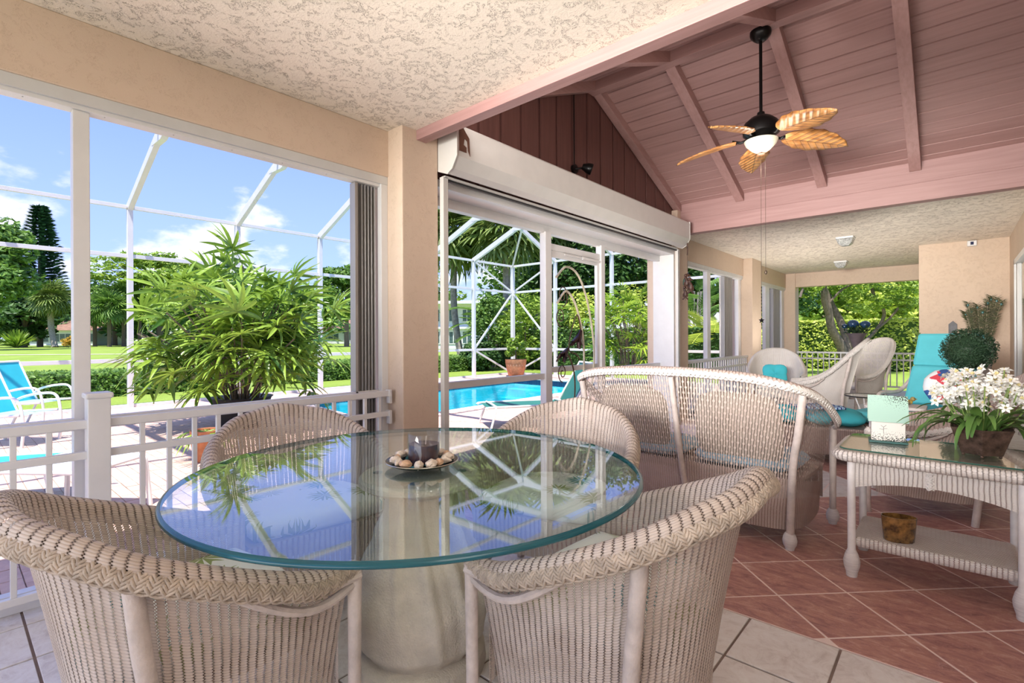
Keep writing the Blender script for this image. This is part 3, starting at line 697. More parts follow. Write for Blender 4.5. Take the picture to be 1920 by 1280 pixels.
def barrel(name, label, rim_half, base_half, zb, mats, seat_z=0.40, cush=None, roll=0.036, rear=0.5, posts=True, group=None, cords=4, dens=1.0, cat='chair', legr=0.019, open_above=None, cush_th=0.07, cush_mat=None, extra_post=(), rollang=1.15*PI, bulge=1.25, feet=False):
    wk, cord, pole = mats
    t = thing(name, label, cat, group=group)
    rim, Lr = resample(spline([Vector(p) for p in half(rim_half)], 10), int(60*dens)); bas, Lb = resample(spline([Vector(p) for p in half(base_half)], 10), int(60*dens))
    NU = len(rim)-1
    def outw(i):
        d = rim[min(i+1, NU)]-rim[max(i-1, 0)]; d.z = 0; d.normalize(); return Vector((d.y, -d.x, 0)) 
    ctr = Vector((0, 0, 0))
    ON = [outw(i) for i in range(NU+1)]
    for i in range(NU+1):
        rv = Vector((rim[i].x, rim[i].y-0.05, 0))
        if ON[i].dot(rv) < 0: ON[i] = -ON[i]
    NV = 14; NR = 9
    def S(u, v):
        i = min(NU, int(round(u*NU))); r = rim[i]; b = bas[i]
        if v <= 0.7:
            q = v/0.7; g = q**bulge
            return Vector((b.x+(r.x-b.x)*g, b.y+(r.y-b.y)*g, zb+(r.z-zb)*q))
        q = (v-0.7)/0.3*rollang
        rr = roll*min(1.0, 0.45+min(u, 1-u)*6)
        return r+ON[i]*(rr*(1-cos(q)))+Vector((0, 0, rr*sin(q)))
    def UV(u, v):
        L_ = 0.5*(Lr+Lb); return (u*L_, zb+(v/0.7)*(0.6) if v <= 0.7 else zb+0.6+(v-0.7)/0.3*0.12)
    nv1 = 14
    mb = MB()
    def grid_part(v0, v1, nv): 
        g = MB(); g.grid(lambda u, v: tuple(S(u, v0+(v1-v0)*v)), NU, nv, lambda u, v: UV(u, v0+(v1-v0)*v)); return g
    if open_above:
        grid_part(0, 0.7*open_above, 7).build('woven_skirt', wk, t, smooth=True, angle=0)
        grid_part(0.7*open_above, 0.7, 9).build('open_woven_back', WKO, t, smooth=True, angle=0)
        grid_part(0.7, 1.0, 9).build('rolled_edge', wk, t, smooth=True, angle=0)
    else:
        g = MB()
        g.grid(lambda u, v: tuple(S(u, v)), NU, 24, UV); g.build('woven_shell', wk, t, smooth=True, angle=0)
    path = [S(i/NU, 1.0) for i in range(NU+1)]
    braid_mb(path, nrm=lambda q: ON[min(NU, int(round(q*NU)))]*1.0+Vector((0, 0, 0.25)), cords=cords).build('braided_edge', cord, t, smooth=True, angle=0)
    # under-rail
    MB().tube([rim[i]+ON[i]*roll*1.15+Vector((0, 0, -0.026)) for i in range(NU+1)], 0.012, 8).build('under_rail', pole, t, smooth=True)
    # seat, cushion, front apron
    yf = base_half[0][1]; xw = base_half[0][0]
    poly = []
    for p, r in zip(bas, rim):
        g_ = max(0.0, (seat_z-0.02-zb)/(r.z-zb))**bulge*0.9; poly.append((p.x+(r.x-p.x)*g_, p.y+(r.y-p.y)*g_))
    st = MB(); st.prism([(p[0]*0.975, p[1]*0.985) for p in poly][::-1], 2, seat_z-0.02, seat_z); st.build('seat', wk, t)
    if cush_mat:
        n_ = len(poly); cxm = 0; cym = sum(p[1] for p in poly)/n_
        P = [(cxm+(p[0]-cxm)*0.93, cym+(p[1]-cym)*0.93) for p in poly]
        P = P+[(P[-1][0]+(P[0][0]-P[-1][0])*k/10, P[-1][1]+0.02*sin(PI*k/10)) for k in range(1, 10)]
        cm = MB(); N_ = len(P); rings = [(0.94, 0), (1.0, 0.25), (1.0, 0.7), (0.96, 0.92), (0.8, 1.05), (0.45, 1.12), (0.02, 1.15)]
        vs = []; fs = []
        for sc_, zz in rings:
            for p in P: vs.append((cxm+(p[0]-cxm)*sc_, cym+(p[1]-cym)*sc_, seat_z+0.002+cush_th*zz))
        for a in range(len(rings)-1):
            for i in range(N_): fs.append((a*N_+i, a*N_+(i+1) % N_, (a+1)*N_+(i+1) % N_, (a+1)*N_+i))
        cm.add(vs, fs); c_ = cm.build('cushion', cush_mat, t, smooth=True, angle=0)
    ap = MB(); e0 = poly[0]; e1 = poly[-1]
    ap.grid(lambda u, v: (e0[0]+(e1[0]-e0[0])*u, e0[1], (zb+0.07+0.05*sin(PI*u))*(1-v)+seat_z*v), 16, 4, lambda u, v: (u*0.6, v*0.3)); ap.build('apron', wk, t, smooth=True)
    for sx in (1, -1):
        r0 = rim[0 if sx > 0 else NU]
        MB().tube([(r0.x+sx*0.018, r0.y-0.005, 0), (r0.x+sx*0.018, r0.y-0.005, 0.06), (r0.x+sx*0.02, r0.y-0.005, 0.3), (r0.x+sx*0.022, r0.y-0.005, r0.z-0.01)], [legr*1.15, legr, legr, legr*1.1], 12).build('leg', pole, t, smooth=True)
        br = MB(); i1 = int(NU*0.20) if sx > 0 else NU-int(NU*0.20)
        seg = range(0, int(NU*0.20)) if sx > 0 else range(NU, NU-int(NU*0.20), -1)
        q = [rim[i]+ON[i]*roll*0.8+Vector((0, 0, -0.045-0.035*sin(PI*k/max(1, int(NU*0.2)-1)))) for k, i in enumerate(seg)]
        if not feet: MB().tube(q, 0.013, 8).build('arm_bracket', pole, t, smooth=True)
        i2 = int(NU*rear) if sx > 0 else NU-int(NU*rear)
        r2 = rim[i2]; b2 = bas[i2]
        o = ON[i2]
        top = r2+o*(roll*0.75)+Vector((0, 0, -0.03)); mid = S(i2/NU, 0.30)+o*0.03; foot = Vector((b2.x, b2.y, 0))+o*0.045
        MB().tube(spline([top, top.lerp(mid, 0.5)+o*0.004, mid, foot], 5), legr*1.12, 12, flat=1.0).build('leg', pole, t, smooth=True)
        if feet:
            for qx, qy in ((r0.x+sx*0.018, r0.y-0.005), (foot.x, foot.y)):
                MB().lathe([(0, 0), (0.024, 0), (0.026, 0.012), (0.036, 0.03), (0.040, 0.055), (0.034, 0.08), (0.023, 0.10), (0, 0.10)], (qx, qy, 0), 16).build('foot', WRAP, t, smooth=True, label='cord-wrapped foot')
    for px, py, pz, fx, fy in extra_post:
        MB().tube([(px, py, pz), ((px+fx)/2, (py+fy)/2-0.0, pz/2), (fx, fy, 0.10)], legr*0.95, 10).build('back_pole', pole, t, smooth=True)
    return t

RIM = [(0.354, 0.297, 0.575), (0.364, 0.163, 0.585), (0.365, 0.0, 0.647)]
for k_, a_ in enumerate((30, 55, 75, 90)):
    a_ = math.radians(a_); RIM.append((0.365*abs(cos(a_))**0.85 if k_ < 3 else 0.0, -0.384*sin(a_), 0.735+0.128*(k_/3)**0.5 if k_ else 0.735))
BAS = [(0.285, 0.255, 0.1), (0.29, 0.15, 0.1), (0.285, 0.02, 0.1), (0.26, -0.10, 0.1), (0.20, -0.20, 0.1), (0.10, -0.245, 0.1), (0, -0.255, 0.1)]
def face(px, py, tx, ty): return math.atan2(ty-py, tx-px)-PI/2
dc = barrel('dining_chair', 'beige wicker barrel chair nearest on the left, its braided arm crossing below the glass', RIM, BAS, 0.105, (WK, CORD, POLE), cush_mat=TROP, cush_th=0.085, rear=0.30, roll=0.031, group='wicker chairs around the glass table')
TC = (-1.545, 1.215)
CHA = [(-1.70, 0.42, None, 0), (-0.83, 1.385, None, 0), (-2.50, 1.28, None, 0), (-1.80, 2.26, None, 0)]
dc.location = (-1.692, 0.491, 0); dc.rotation_euler = (0, 0, math.radians(3.5))
copy_tree(dc, (-0.813, 1.437, 0), math.radians(90.5), 'beige wicker barrel chair nearest on the right, in front of the red tiles', 'wicker chairs around the glass table')
copy_tree(dc, (-2.362, 1.161, 0), math.radians(-98.1), 'beige wicker barrel chair across the glass table, against the white railing', 'wicker chairs around the glass table')
copy_tree(dc, (-1.553, 2.08, 0), math.radians(194.2), 'beige wicker barrel chair across the glass table, beside the loveseat back', 'wicker chairs around the glass table')

# loveseat
LR = [(0.755, 0.36, 0.66), (0.80, 0.18, 0.705), (0.80, -0.02, 0.80), (0.77, -0.22, 0.90), (0.69, -0.38, 0.965), (0.52, -0.44, 1.01), (0.26, -0.46, 1.03), (0, -0.465, 1.035)]
LB = [(0.70, 0.33, 0.1), (0.715, 0.18, 0.1), (0.715, 0.0, 0.1), (0.70, -0.14, 0.1), (0.64, -0.25, 0.1), (0.48, -0.295, 0.1), (0.24, -0.305, 0.1), (0, -0.31, 0.1)]
lv = barrel('loveseat', 'wide pinkish wicker loveseat with see-through woven back turned to the camera', LR, LB, 0.10, (WKB, CORDW, POLE), seat_z=0.40, roll=0.022, rear=0.255, cords=3, dens=2.0, cat='sofa', legr=0.020, feet=True, open_above=0.36, bulge=1.4,
            extra_post=[(0.02, -0.475, 0.99, 0.08, -0.335)])
lv.location = (-1.385, 3.56, 0)
for x in (0.35, -0.35):
    T = Matrix.Translation((x, 0.05, 0.45)); mb = MB()
    mb.ball((0, 0, 0), (0.33, 0.29, 0.06), 24, 10, T, fn=lambda a, b: (abs(cos(a))**4+abs(sin(a))**4)**-0.25)
    mb.build('seat_cushion', M('pale_blue_cloth', (0.33, 0.50, 0.62), 0.85), lv, smooth=True, label='pale blue seat cushion')
for x in (0.34, -0.38):
    T = Matrix.Translation((x, -0.20, 0.66)) @ Euler((math.radians(-78), 0, 0)).to_matrix().to_4x4(); mb = MB()
    mb.ball((0, 0, 0), (0.27, 0.24, 0.05), 24, 10, T, fn=lambda a, b: (abs(cos(a))**4+abs(sin(a))**4)**-0.25)
    mb.build('back_cushion', M('beige_canvas', (0.42, 0.35, 0.29), 0.85), lv, smooth=True)

# ================================================================ glass dining table
t = thing('dining_table', 'round thick glass dining table on a carved draped stone pedestal', 'table', (TC[0], TC[1], 0))
GT = thin_glass('table_glass', (0.90, 0.965, 0.96), 1.6, 0.0, 1.25)
EDGE = D.materials.new('teal_glass_edge'); EDGE.use_nodes = True; EDGE.node_tree.nodes.clear(); n, L = node_tree(EDGE.node_tree)
no = n('ShaderNodeTexNoise', i={'Scale': 14.0}); b = n('ShaderNodeBsdfPrincipled', i={'Base Color': ramp(n, no.outputs[0], [(0.3, (0.004, 0.07, 0.095)), (0.7, (0.008, 0.11, 0.14))]), 'Roughness': 0.25, 'Coat Weight': 0.15})
tr = n('ShaderNodeBsdfTransparent', i={0: (0.1, 0.5, 0.6, 1)}); mx = n('ShaderNodeMixShader', i={0: 0.10, 1: b.outputs[0], 2: tr.outputs[0]}); n('ShaderNodeOutputMaterial', i={0: mx.outputs[0]})
RT = 0.832; ZT = 0.755
mb = MB(); mb.lathe([(0, ZT), (0.4, ZT), (RT-0.012, ZT)], seg=128); mb.cur = 1
mb.lathe([(RT-0.012, ZT), (RT-0.004, ZT-0.0025), (RT, ZT-0.009), (RT, ZT-0.012), (RT-0.004, ZT-0.0165), (RT-0.012, ZT-0.019)], seg=128); mb.cur = 0
mb.lathe([(RT-0.012, ZT-0.019), (0.4, ZT-0.019), (0, ZT-0.019)], seg=128); mb.build('glass_top', [GT, EDGE], t, smooth=True, angle=50)
STONE = M('cream_cast_stone', (0.66, 0.60, 0.50), 0.85, var=0.12, vscale=10, bump=0.5, bscale=140, coord='Object')
mb = MB(); mb.lathe([(0, 0), (0.245, 0), (0.25, 0.02), (0.245, 0.07), (0.225, 0.085), (0, 0.085)], seg=48); mb.build('plinth', STONE, t, smooth=True)
def fold_fn(u, v):
    a = 2*PI*u; z = 0.08+0.62*v
    prof = [(0, 0.195), (0.10, 0.235), (0.3, 0.25), (0.5, 0.225), (0.7, 0.175), (0.85, 0.135), (0.95, 0.13), (1.0, 0.165)]
    for k in range(len(prof)-1):
        if prof[k][0] <= v <= prof[k+1][0]+1e-9:
            q = (v-prof[k][0])/(prof[k+1][0]-prof[k][0]); q = q*q*(3-2*q); r = prof[k][1]*(1-q)+prof[k+1][1]*q; break
    f = max(0, sin(a*1.0+1.0+v*0.9))**0.7
    r *= 1+0.12*f*max(0, sin(a*13+v*5.0))*(0.35+v*0.8)
    return (r*cos(a), r*sin(a), z)
mb = MB(); mb.grid(fold_fn, 160, 40); mb.build('draped_pedestal', STONE, t, smooth=True, angle=0)
mb = MB(); mb.lathe([(0, 0.695), (0.215, 0.695), (0.228, 0.705), (0.228, 0.722), (0.218, 0.732), (0, 0.732)], seg=64); mb.build('support_disc', STONE, t, smooth=True)
RUB = thin_glass('clear_rubber', (0.75, 0.9, 0.95), 1.5)
for k in range(4):
    a = PI/4+k*PI/2; MB().lathe([(0, 0.732), (0.018, 0.732), (0.018, 0.7355), (0, 0.7355)], (0.16*cos(a), 0.16*sin(a), 0), 20).build('bumper', RUB, t, smooth=True)

# plate with candle jar and shells
PX, PY = -1.545, 1.225
pl = thing('decorative_plate', 'dark silver-rimmed round plate on the glass table, holding shells', 'plate', (PX, PY, ZT))
PEWT = M('dark_pewter', (0.10, 0.11, 0.10), 0.25, metal=0.8, var=0.3, vscale=20)
RIMS = M('pewter_rim', (0.55, 0.53, 0.46), 0.25, metal=0.9)
MB().lathe([(0, 0.001), (0.08, 0.001), (0.115, 0.010), (0.138, 0.022), (0.137, 0.0245), (0.112, 0.0135), (0.08, 0.005), (0, 0.005)], seg=64).build('dish', PEWT, pl, smooth=True)
MB().tube([(0.1385*cos(2*PI*k/64), 0.1385*sin(2*PI*k/64), 0.0235) for k in range(64)], 0.0022, 6, closed=True).build('rim', RIMS, pl, smooth=True)
jar = thing('candle_jar', 'clear glass candle jar filled with dark wax and dried pods', 'candle', (PX, PY+0.01, ZT+0.0055))
CG = thin_glass('clear_glass', (0.93, 0.95, 0.97), 1.45)
MB().lathe([(0.0, 0.0), (0.058, 0.0), (0.0625, 0.004), (0.0625, 0.118), (0.0615, 0.1195), (0.060, 0.118), (0.060, 0.007), (0, 0.007)], seg=48).build('jar', CG, jar, smooth=True)
WAX = M('dark_blue_black_wax', (0.02, 0.035, 0.06), 0.25, var=0.5, vscale=28, col2=(0.10, 0.03, 0.02))
MB().lathe([(0, 0.008), (0.0585, 0.008), (0.0585, 0.078), (0.02, 0.075), (0, 0.077)], seg=40).build('wax', WAX, jar, smooth=True)
MB().tube([(0, 0, 0.075), (0.001, 0, 0.088)], 0.0012, 6).build('wick', BLACK, jar)
SHELL = M('cream_shell', (0.80, 0.68, 0.55), 0.4, var=0.2, vscale=60); SHELL2 = M('peach_shell', (0.74, 0.48, 0.30), 0.4, var=0.2, vscale=60); CHIP = M('blue_wood_chip', (0.06, 0.30, 0.40), 0.7, var=0.2, vscale=40)
spots = []
def spot(a, r): return (PX+r*cos(a), PY+r*sin(a))
cs_n = [('cream cone shell lying at the front of the dark plate', SHELL), ('small peach conch shell on the dark plate, right of the candle jar', SHELL2)]
rs = random.Random(3)
for k in range(15):
    a = 2*PI*k/15+rs.uniform(-.08, .08); x, y = spot(a, 0.104+rs.uniform(-.008, .008)); m_ = SHELL2 if k % 3 == 0 else SHELL
    mb = MB(); s_ = rs.uniform(1.05, 1.45)
    T = Matrix.Rotation(rs.uniform(0, 6.28), 4, 'Z') @ Euler((PI/2-0.12, 0, 0)).to_matrix().to_4x4()
    if k % 2: mb.lathe([(0, -0.026*s_), (0.006*s_, -0.018*s_), (0.012*s_, -0.004*s_), (0.0135*s_, 0.004*s_), (0.010*s_, 0.010*s_), (0.007*s_, 0.013*s_), (0.0045*s_, 0.017*s_), (0, 0.022*s_)], seg=14, T=T, rib=lambda a: 1+0.06*sin(a*6))
    else: mb.ball((0, 0, 0), (0.015*s_, 0.011*s_, 0.017*s_), 14, 10, T, fn=lambda a, b: 1+0.10*sin(a*5+b*3)+0.2*sin(a)*cos(b))
    o = mb.build('sea_shell', m_, None, smooth=True); o.location = (x, y, ZT+0.029); tag(o, ('peach' if m_ is SHELL2 else 'cream')+' sea shell lying on the dark plate around the candle jar', 'shell', 'sea shells on the plate')
for k in range(9):
    a = 2*PI*(k+0.5)/9; x, y = spot(a, 0.088+0.014*(k % 2)); mb = MB()
    mb.prism([(-0.02, -0.006), (0.0, -0.01), (0.02, -0.004), (0.018, 0.008), (-0.01, 0.01)], 2, -0.0012, 0.0012, Euler((rs.uniform(-.3, .3), rs.uniform(-.3, .3), rs.uniform(0, 6))).to_matrix().to_4x4())
    o = mb.build('wood_chip', CHIP, None); o.location = (x, y, ZT+0.0165); tag(o, 'flat blue dyed chip among the shells on the dark plate', 'potpourri', 'blue chips on the plate')

# ================================================================ end table
et = thing('end_table', 'white wicker end table with a glass top and a lower shelf', 'table', (-0.09, 3.34, 0))
def rrect(hx, hy, r, n=5):
    out = []
    for cx, cy, a0 in ((hx-r, hy-r, 0), (-hx+r, hy-r, PI/2), (-hx+r, -hy+r, PI), (hx-r, -hy+r, 1.5*PI)):
        for k in range(n+1): a = a0+PI/2*k/n; out.append((cx+r*cos(a), cy+r*sin(a)))
    return out
def rim_band(poly0, prof, name, mat, par):
    # sweep of a (offset, z) profile around a closed outline
    m = len(poly0); mb = MB(); per = 0; vs = []; fs = []; uv = []
    q = len(prof)
    for i in range(m+1):
        p = poly0[i % m]; a = poly0[(i-1) % m]; b = poly0[(i+1) % m]
        t_ = Vector((b[0]-a[0], b[1]-a[1])).normalized(); o = Vector((t_.y, -t_.x))
        if i: per += math.hypot(p[0]-poly0[(i-1) % m][0], p[1]-poly0[(i-1) % m][1])
        for off, z in prof: vs.append((p[0]+o.x*off, p[1]+o.y*off, z)); uv.append((per, z*1.0+off))
    for i in range(m):
        for j in range(q-1): fs.append((i*q+j, (i+1)*q+j, (i+1)*q+j+1, i*q+j+1))
    mb.add(vs, fs, uv); return mb.build(name, mat, par, smooth=True)
def dense(poly, st=0.02):
    out = []
    for i in range(len(poly)):
        a, b = Vector(poly[i]), Vector(poly[(i+1) % len(poly)]); k = max(1, int((b-a).length/st))
        for j in range(k): out.append(tuple(a.lerp(b, j/k)))
    return out
top = dense(rrect(0.385, 0.275, 0.07))
rim_band(top, [(-0.02, 0.655), (0.0, 0.657), (0.014, 0.648), (0.02, 0.632), (0.014, 0.615), (0.0, 0.604), (-0.05, 0.595)], 'rolled_rim', WKT, et)
mb = MB(); mb.grid(lambda u, v: (-0.37+0.74*u, -0.26+0.52*v, 0.654), 2, 2, lambda u, v: (v*0.52, u*0.74)); mb.build('woven_top', WKT, et); MB().box(-0.365, 0.365, -0.255, 0.255, 0.630, 0.645).build('top_board', POLEW, et)
ap_o = dense(rrect(0.335, 0.225, 0.03))
def apron(p0, p1, name):
    a, b = Vector(p0), Vector(p1); Ln = (b-a).length; mb = MB()
    mb.grid(lambda u, v: (a.x+(b.x-a.x)*u, a.y+(b.y-a.y)*u, 0.60+((0.46+0.055*sin(PI*u)**0.8)-0.60)*v), 30, 6, lambda u, v: (u*Ln, v*0.16)); mb.build(name, WKT, et)
apron((-0.31, -0.222), (0.31, -0.222), 'apron'); apron((-0.31, 0.222), (0.31, 0.222), 'apron'); apron((-0.318, -0.20), (-0.318, 0.20), 'apron'); apron((0.318, -0.20), (0.318, 0.20), 'apron')
braid_mb([Vector((0, -0.228, 0.60-0.01*k)) for k in range(10)], 0.010, 0.005, 0.05, 2, 0.004, nrm=lambda q: Vector((0, -1, 0))).build('center_braid', CORDW, et, smooth=True)
for sx in (-1, 1):
    for sy in (-1, 1):
        l_ = MB().tube([(sx*0.315, sy*0.215, 0.62), (sx*0.315, sy*0.215, 0.13)], 0.0185, 14).build('leg', POLEW, et, smooth=True)
        MB().lathe([(0.0, 0.0), (0.024, 0.0), (0.026, 0.01), (0.026, 0.02), (0.036, 0.055), (0.038, 0.08), (0.030, 0.115), (0.021, 0.135), (0.019, 0.14)], (sx*0.315, sy*0.215, 0), 20).build('foot', WRAP, l_, smooth=True)
sh = dense(rrect(0.315, 0.215, 0.02))
mb = MB(); mb.grid(lambda u, v: (-0.30+0.60*u, -0.20+0.40*v, 0.205), 2, 2, lambda u, v: (v*0.4, u*0.6)); mb.build('shelf', WKT, et)
rim_band(dense(rrect(0.30, 0.20, 0.02)), [(-0.0, 0.2055), (0.012, 0.200), (0.014, 0.185), (0.01, 0.165), (0.0, 0.155)], 'shelf_edge', WKT, et)
gt = MB(); gp = rrect(0.365, 0.255, 0.05); gt.prism(gp, 2, 0.6615, 0.6695)
gt.build('glass_top', thin_glass('end_table_glass', (0.97, 0.99, 0.96), 1.45), et)
gtr = MB(); gtr.tube([(p[0], p[1], 0.6655) for p in dense(gp, 0.03)], 0.0038, 6, closed=True); gtr.build('glass_edge', M('green_glass_edge', (0.03, 0.12, 0.09), 0.15), et, smooth=True)
ZE = 0.6702
# house-shaped tin lantern
lt = thing('lantern_box', 'pale green house-shaped tin box with leaf silhouettes on the end table', 'box', (-0.275, 3.40, ZE), math.radians(8))
def leafprint(n, L, tc, base, dens, zlo, zhi):
    v = n('ShaderNodeTexVoronoi', i={'Vector': tc.outputs['Object'], 'Scale': 165.0, 'Randomness': 1.0})
    sp = n('ShaderNodeSeparateXYZ', i={0: tc.outputs['Object']})
    lim = n('ShaderNodeMapRange', i={0: sp.outputs[2], 1: zlo, 2: zhi, 3: 0.0, 4: dens})
    limx = n('ShaderNodeMapRange', i={0: sp.outputs[0], 1: -0.03, 2: 0.04, 3: 0.35 if zhi > zlo else 0.9, 4: 1.0})
    m1 = n('ShaderNodeMath', operation='MULTIPLY', i={0: lim.outputs[0], 1: limx.outputs[0]})
    m_ = n('ShaderNodeMath', operation='LESS_THAN', i={0: v.outputs['Distance'], 1: m1.outputs[0]})
    mx = n('ShaderNodeMixRGB', i={0: m_.outputs[0], 1: base, 2: (0.04, 0.05, 0.04, 1)}); return mx.outputs[0], None
LGRN = shadermat('pale_green_tin_with_leaf_print', lambda n, L, tc: leafprint(n, L, tc, (0.36, 0.55, 0.46, 1), 0.60, 0.155, 0.25), rough=0.45)
LCRM = shadermat('cream_tin_with_twig_print', lambda n, L, tc: leafprint(n, L, tc, (0.72, 0.68, 0.62, 1), 0.62, 0.085, 0.01), rough=0.45)
DKG = M('dark_green_metal', (0.02, 0.10, 0.09), 0.4)
MB().box(-0.085, 0.085, -0.055, 0.055, 0, 0.012).build('base', DKG, lt, bevel=0.002)
MB().box(-0.074, 0.074, -0.046, 0.046, 0.012, 0.125).build('body', LCRM, lt, bevel=0.002)
MB().prism([(-0.046, 0.125), (0.046, 0.125), (0.0, 0.225)], 0, -0.072, 0.072).build('gable', LCRM, lt)
for s in (-1, 1):
    MB().prism([(s*0.062, 0.115), (s*0.059, 0.114), (0, 0.246), (0, 0.252)] if s > 0 else [(0, 0.252), (0, 0.246), (s*0.059, 0.114), (s*0.062, 0.115)], 0, -0.088, 0.088).build('roof_panel', LGRN, lt)
# twig print on the front
tw = MB(); T = Matrix.Translation((-0.02, -0.0468, 0.055))
for a, b in (((0, 0, 0), (0, 0, 0.03)), ((0, 0, 0.03), (-0.012, 0, 0.04)), ((0, 0, 0.03), (0.012, 0, 0.042)), ((0, 0, 0.022), (0.016, 0, 0.024)), ((0, 0, 0.018), (-0.018, 0, 0.02))): tw.tube([Vector(a)+Vector((-0.02, -0.0468, 0.055)), Vector(b)+Vector((-0.02, -0.0468, 0.055))], 0.0007, 4)
tw.build('twig_print', BLACK, lt)
# hexagonal planter with white flowers
hp = thing('flower_planter', 'brown hexagonal metal planter of white narcissus flowers on the end table', 'plant', (0.095, 3.30, ZE+0.012))
RUST = M('brown_rusted_metal', (0.16, 0.10, 0.075), 0.5, metal=0.5, var=0.35, vscale=30, bump=0.4, bscale=90)
def hexr(r0, z0, r1, z1, r2, z2, mb):
    vs = []; 
    for r, z in ((r0*0.98, z0), (r0, z0+0.002), (r1, z1), (r2, z2), (r2-0.008, z2), (r1-0.01, z1-0.01)):
        for k in range(6): a = PI/6+k*PI/3; vs.append((r*cos(a), r*sin(a), z))
    fs = [tuple(range(6))[::-1]]+[(j*6+k, j*6+(k+1) % 6, (j+1)*6+(k+1) % 6, (j+1)*6+k) for j in range(5) for k in range(6)]; mb.add(vs, fs); return mb
hexr(0.085, 0.0, 0.125, 0.115, 0.13, 0.125, MB()).build('pot', RUST, hp, bevel=0.002)
for k in range(6):
    a = PI/6+k*PI/3; MB().ball((0.075*cos(a), 0.075*sin(a), -0.005), 0.007, 8, 6).build('foot', RUST, hp, smooth=True)
MB().lathe([(0, 0.105), (0.11, 0.105)], seg=6).build('soil', M('dark_soil', (0.03, 0.022, 0.015), 0.95), hp)
LG = leafmat('glossy_strap_leaf', (0.16, 0.30, 0.07), (0.03, 0.10, 0.025), 0.3, 0.2, 9)
def strap(a, L_, z0, up, droop, w=0.012, r0=0.03):
    pts = []
    for k in range(10):
        s = k/9; r = r0+L_*s*cos(up*(1-s)-droop*s*s*1.0+0); 
        pts.append((s, r))
    mb = MB(); x = r0; z = z0; ang = up; st = L_/9; row = []
    for k in range(10):
        s = k/9; wd = w*(sin(PI*min(0.98, 0.12+0.86*s))**0.7)+0.0008
        c = Vector((x*cos(a), x*sin(a), z)); sd_ = Vector((-sin(a), cos(a), 0)); upv = Vector((-sin(ang)*cos(a), -sin(ang)*sin(a), cos(ang)))
        row += [tuple(c-sd_*wd+upv*wd*0.35), tuple(c), tuple(c+sd_*wd+upv*wd*0.35)]
        x += st*cos(ang); z += st*sin(ang); ang -= droop/9
    fs = []
    for k in range(9): 
        for j in (0, 1): fs.append((k*3+j, k*3+j+1, (k+1)*3+j+1, (k+1)*3+j))
    mb.add(row, fs); return mb
rs = random.Random(11)
for k in range(44):
    strap(k*2.4+rs.uniform(-.3, .3), rs.uniform(0.20, 0.34), 0.11, rs.uniform(0.55, 1.35), rs.uniform(1.4, 2.9), rs.uniform(0.011, 0.020), rs.uniform(0.015, 0.07)).build('leaf', LG, hp, smooth=True)
PET = M('white_petal', (0.88, 0.87, 0.82), 0.6, var=0.04); CUP = M('pale_yellow_flower_cup', (0.72, 0.62, 0.30), 0.6); STM = M('green_stem', (0.22, 0.33, 0.08), 0.6)
def flower_mesh():
    mb = MB()
    for q in range(6):
        a = q*PI/3
        pts = [(0.004, -0.003, 0), (0.004, 0.003, 0), (0.016, -0.0068, 0.003), (0.016, 0.0068, 0.003), (0.027, 0, 0.001 if q % 2 else -0.002)]
        T = Matrix.Rotation(a, 4, 'Z'); mb.add(pts, [(0, 2, 3, 1), (2, 4, 3)], None, T)
    mb.cur = 1; mb.lathe([(0.003, 0), (0.005, 0.007), (0.0058, 0.009)], seg=8); mb.cur = 0
    return mb.mesh('flower', [PET, CUP], False)
FM = flower_mesh()
stems = MB()
for k in range(170):
    a = rs.uniform(0, 2*PI); rr = 0.165*math.sqrt(rs.random()); ex = Vector((rr*cos(a)*1.18, rr*sin(a), 0.26+rs.uniform(-0.07, 0.10)*(1-rr*2.2)+rs.uniform(0, 0.06)))
    o = D.objects.new('flower', FM); COL.objects.link(o); o.parent = hp; o.location = ex
    o.rotation_euler = (rs.uniform(-1.1, 1.1), rs.uniform(-1.1, 1.1), rs.uniform(0, 6)); s_ = rs.uniform(0.95, 1.4); o.scale = (s_, s_, s_)
    if k % 4 == 0: stems.tube([(0.3*ex.x, 0.3*ex.y, 0.10), (0.7*ex.x, 0.7*ex.y, 0.18), ex], 0.0025, 5)
stems.build('stems', STM, hp, smooth=True)
# tortoiseshell vase on the shelf
vz = thing('candle_vase', 'brown tortoiseshell oval glass vase standing on the end table shelf', 'vase', (-0.215, 3.21, 0.2065), 0.35)
TORT = M('tortoiseshell_glass', (0.30, 0.15, 0.04), 0.12, var=0.4, vscale=30, col2=(0.012, 0.006, 0.005), coat=0.6)
mb = MB(); T = Matrix.Scale(0.62, 4, (0, 1, 0))
mb.lathe([(0, 0.0), (0.060, 0.0), (0.066, 0.006), (0.076, 0.125), (0.073, 0.125), (0.062, 0.012), (0, 0.012)], seg=40, T=T); mb.build('vessel', TORT, vz, smooth=True)
MB().lathe([(0, 0.095), (0.070, 0.095)], seg=30, T=T).build('wax', M('amber_wax', (0.25, 0.10, 0.03), 0.4), vz)

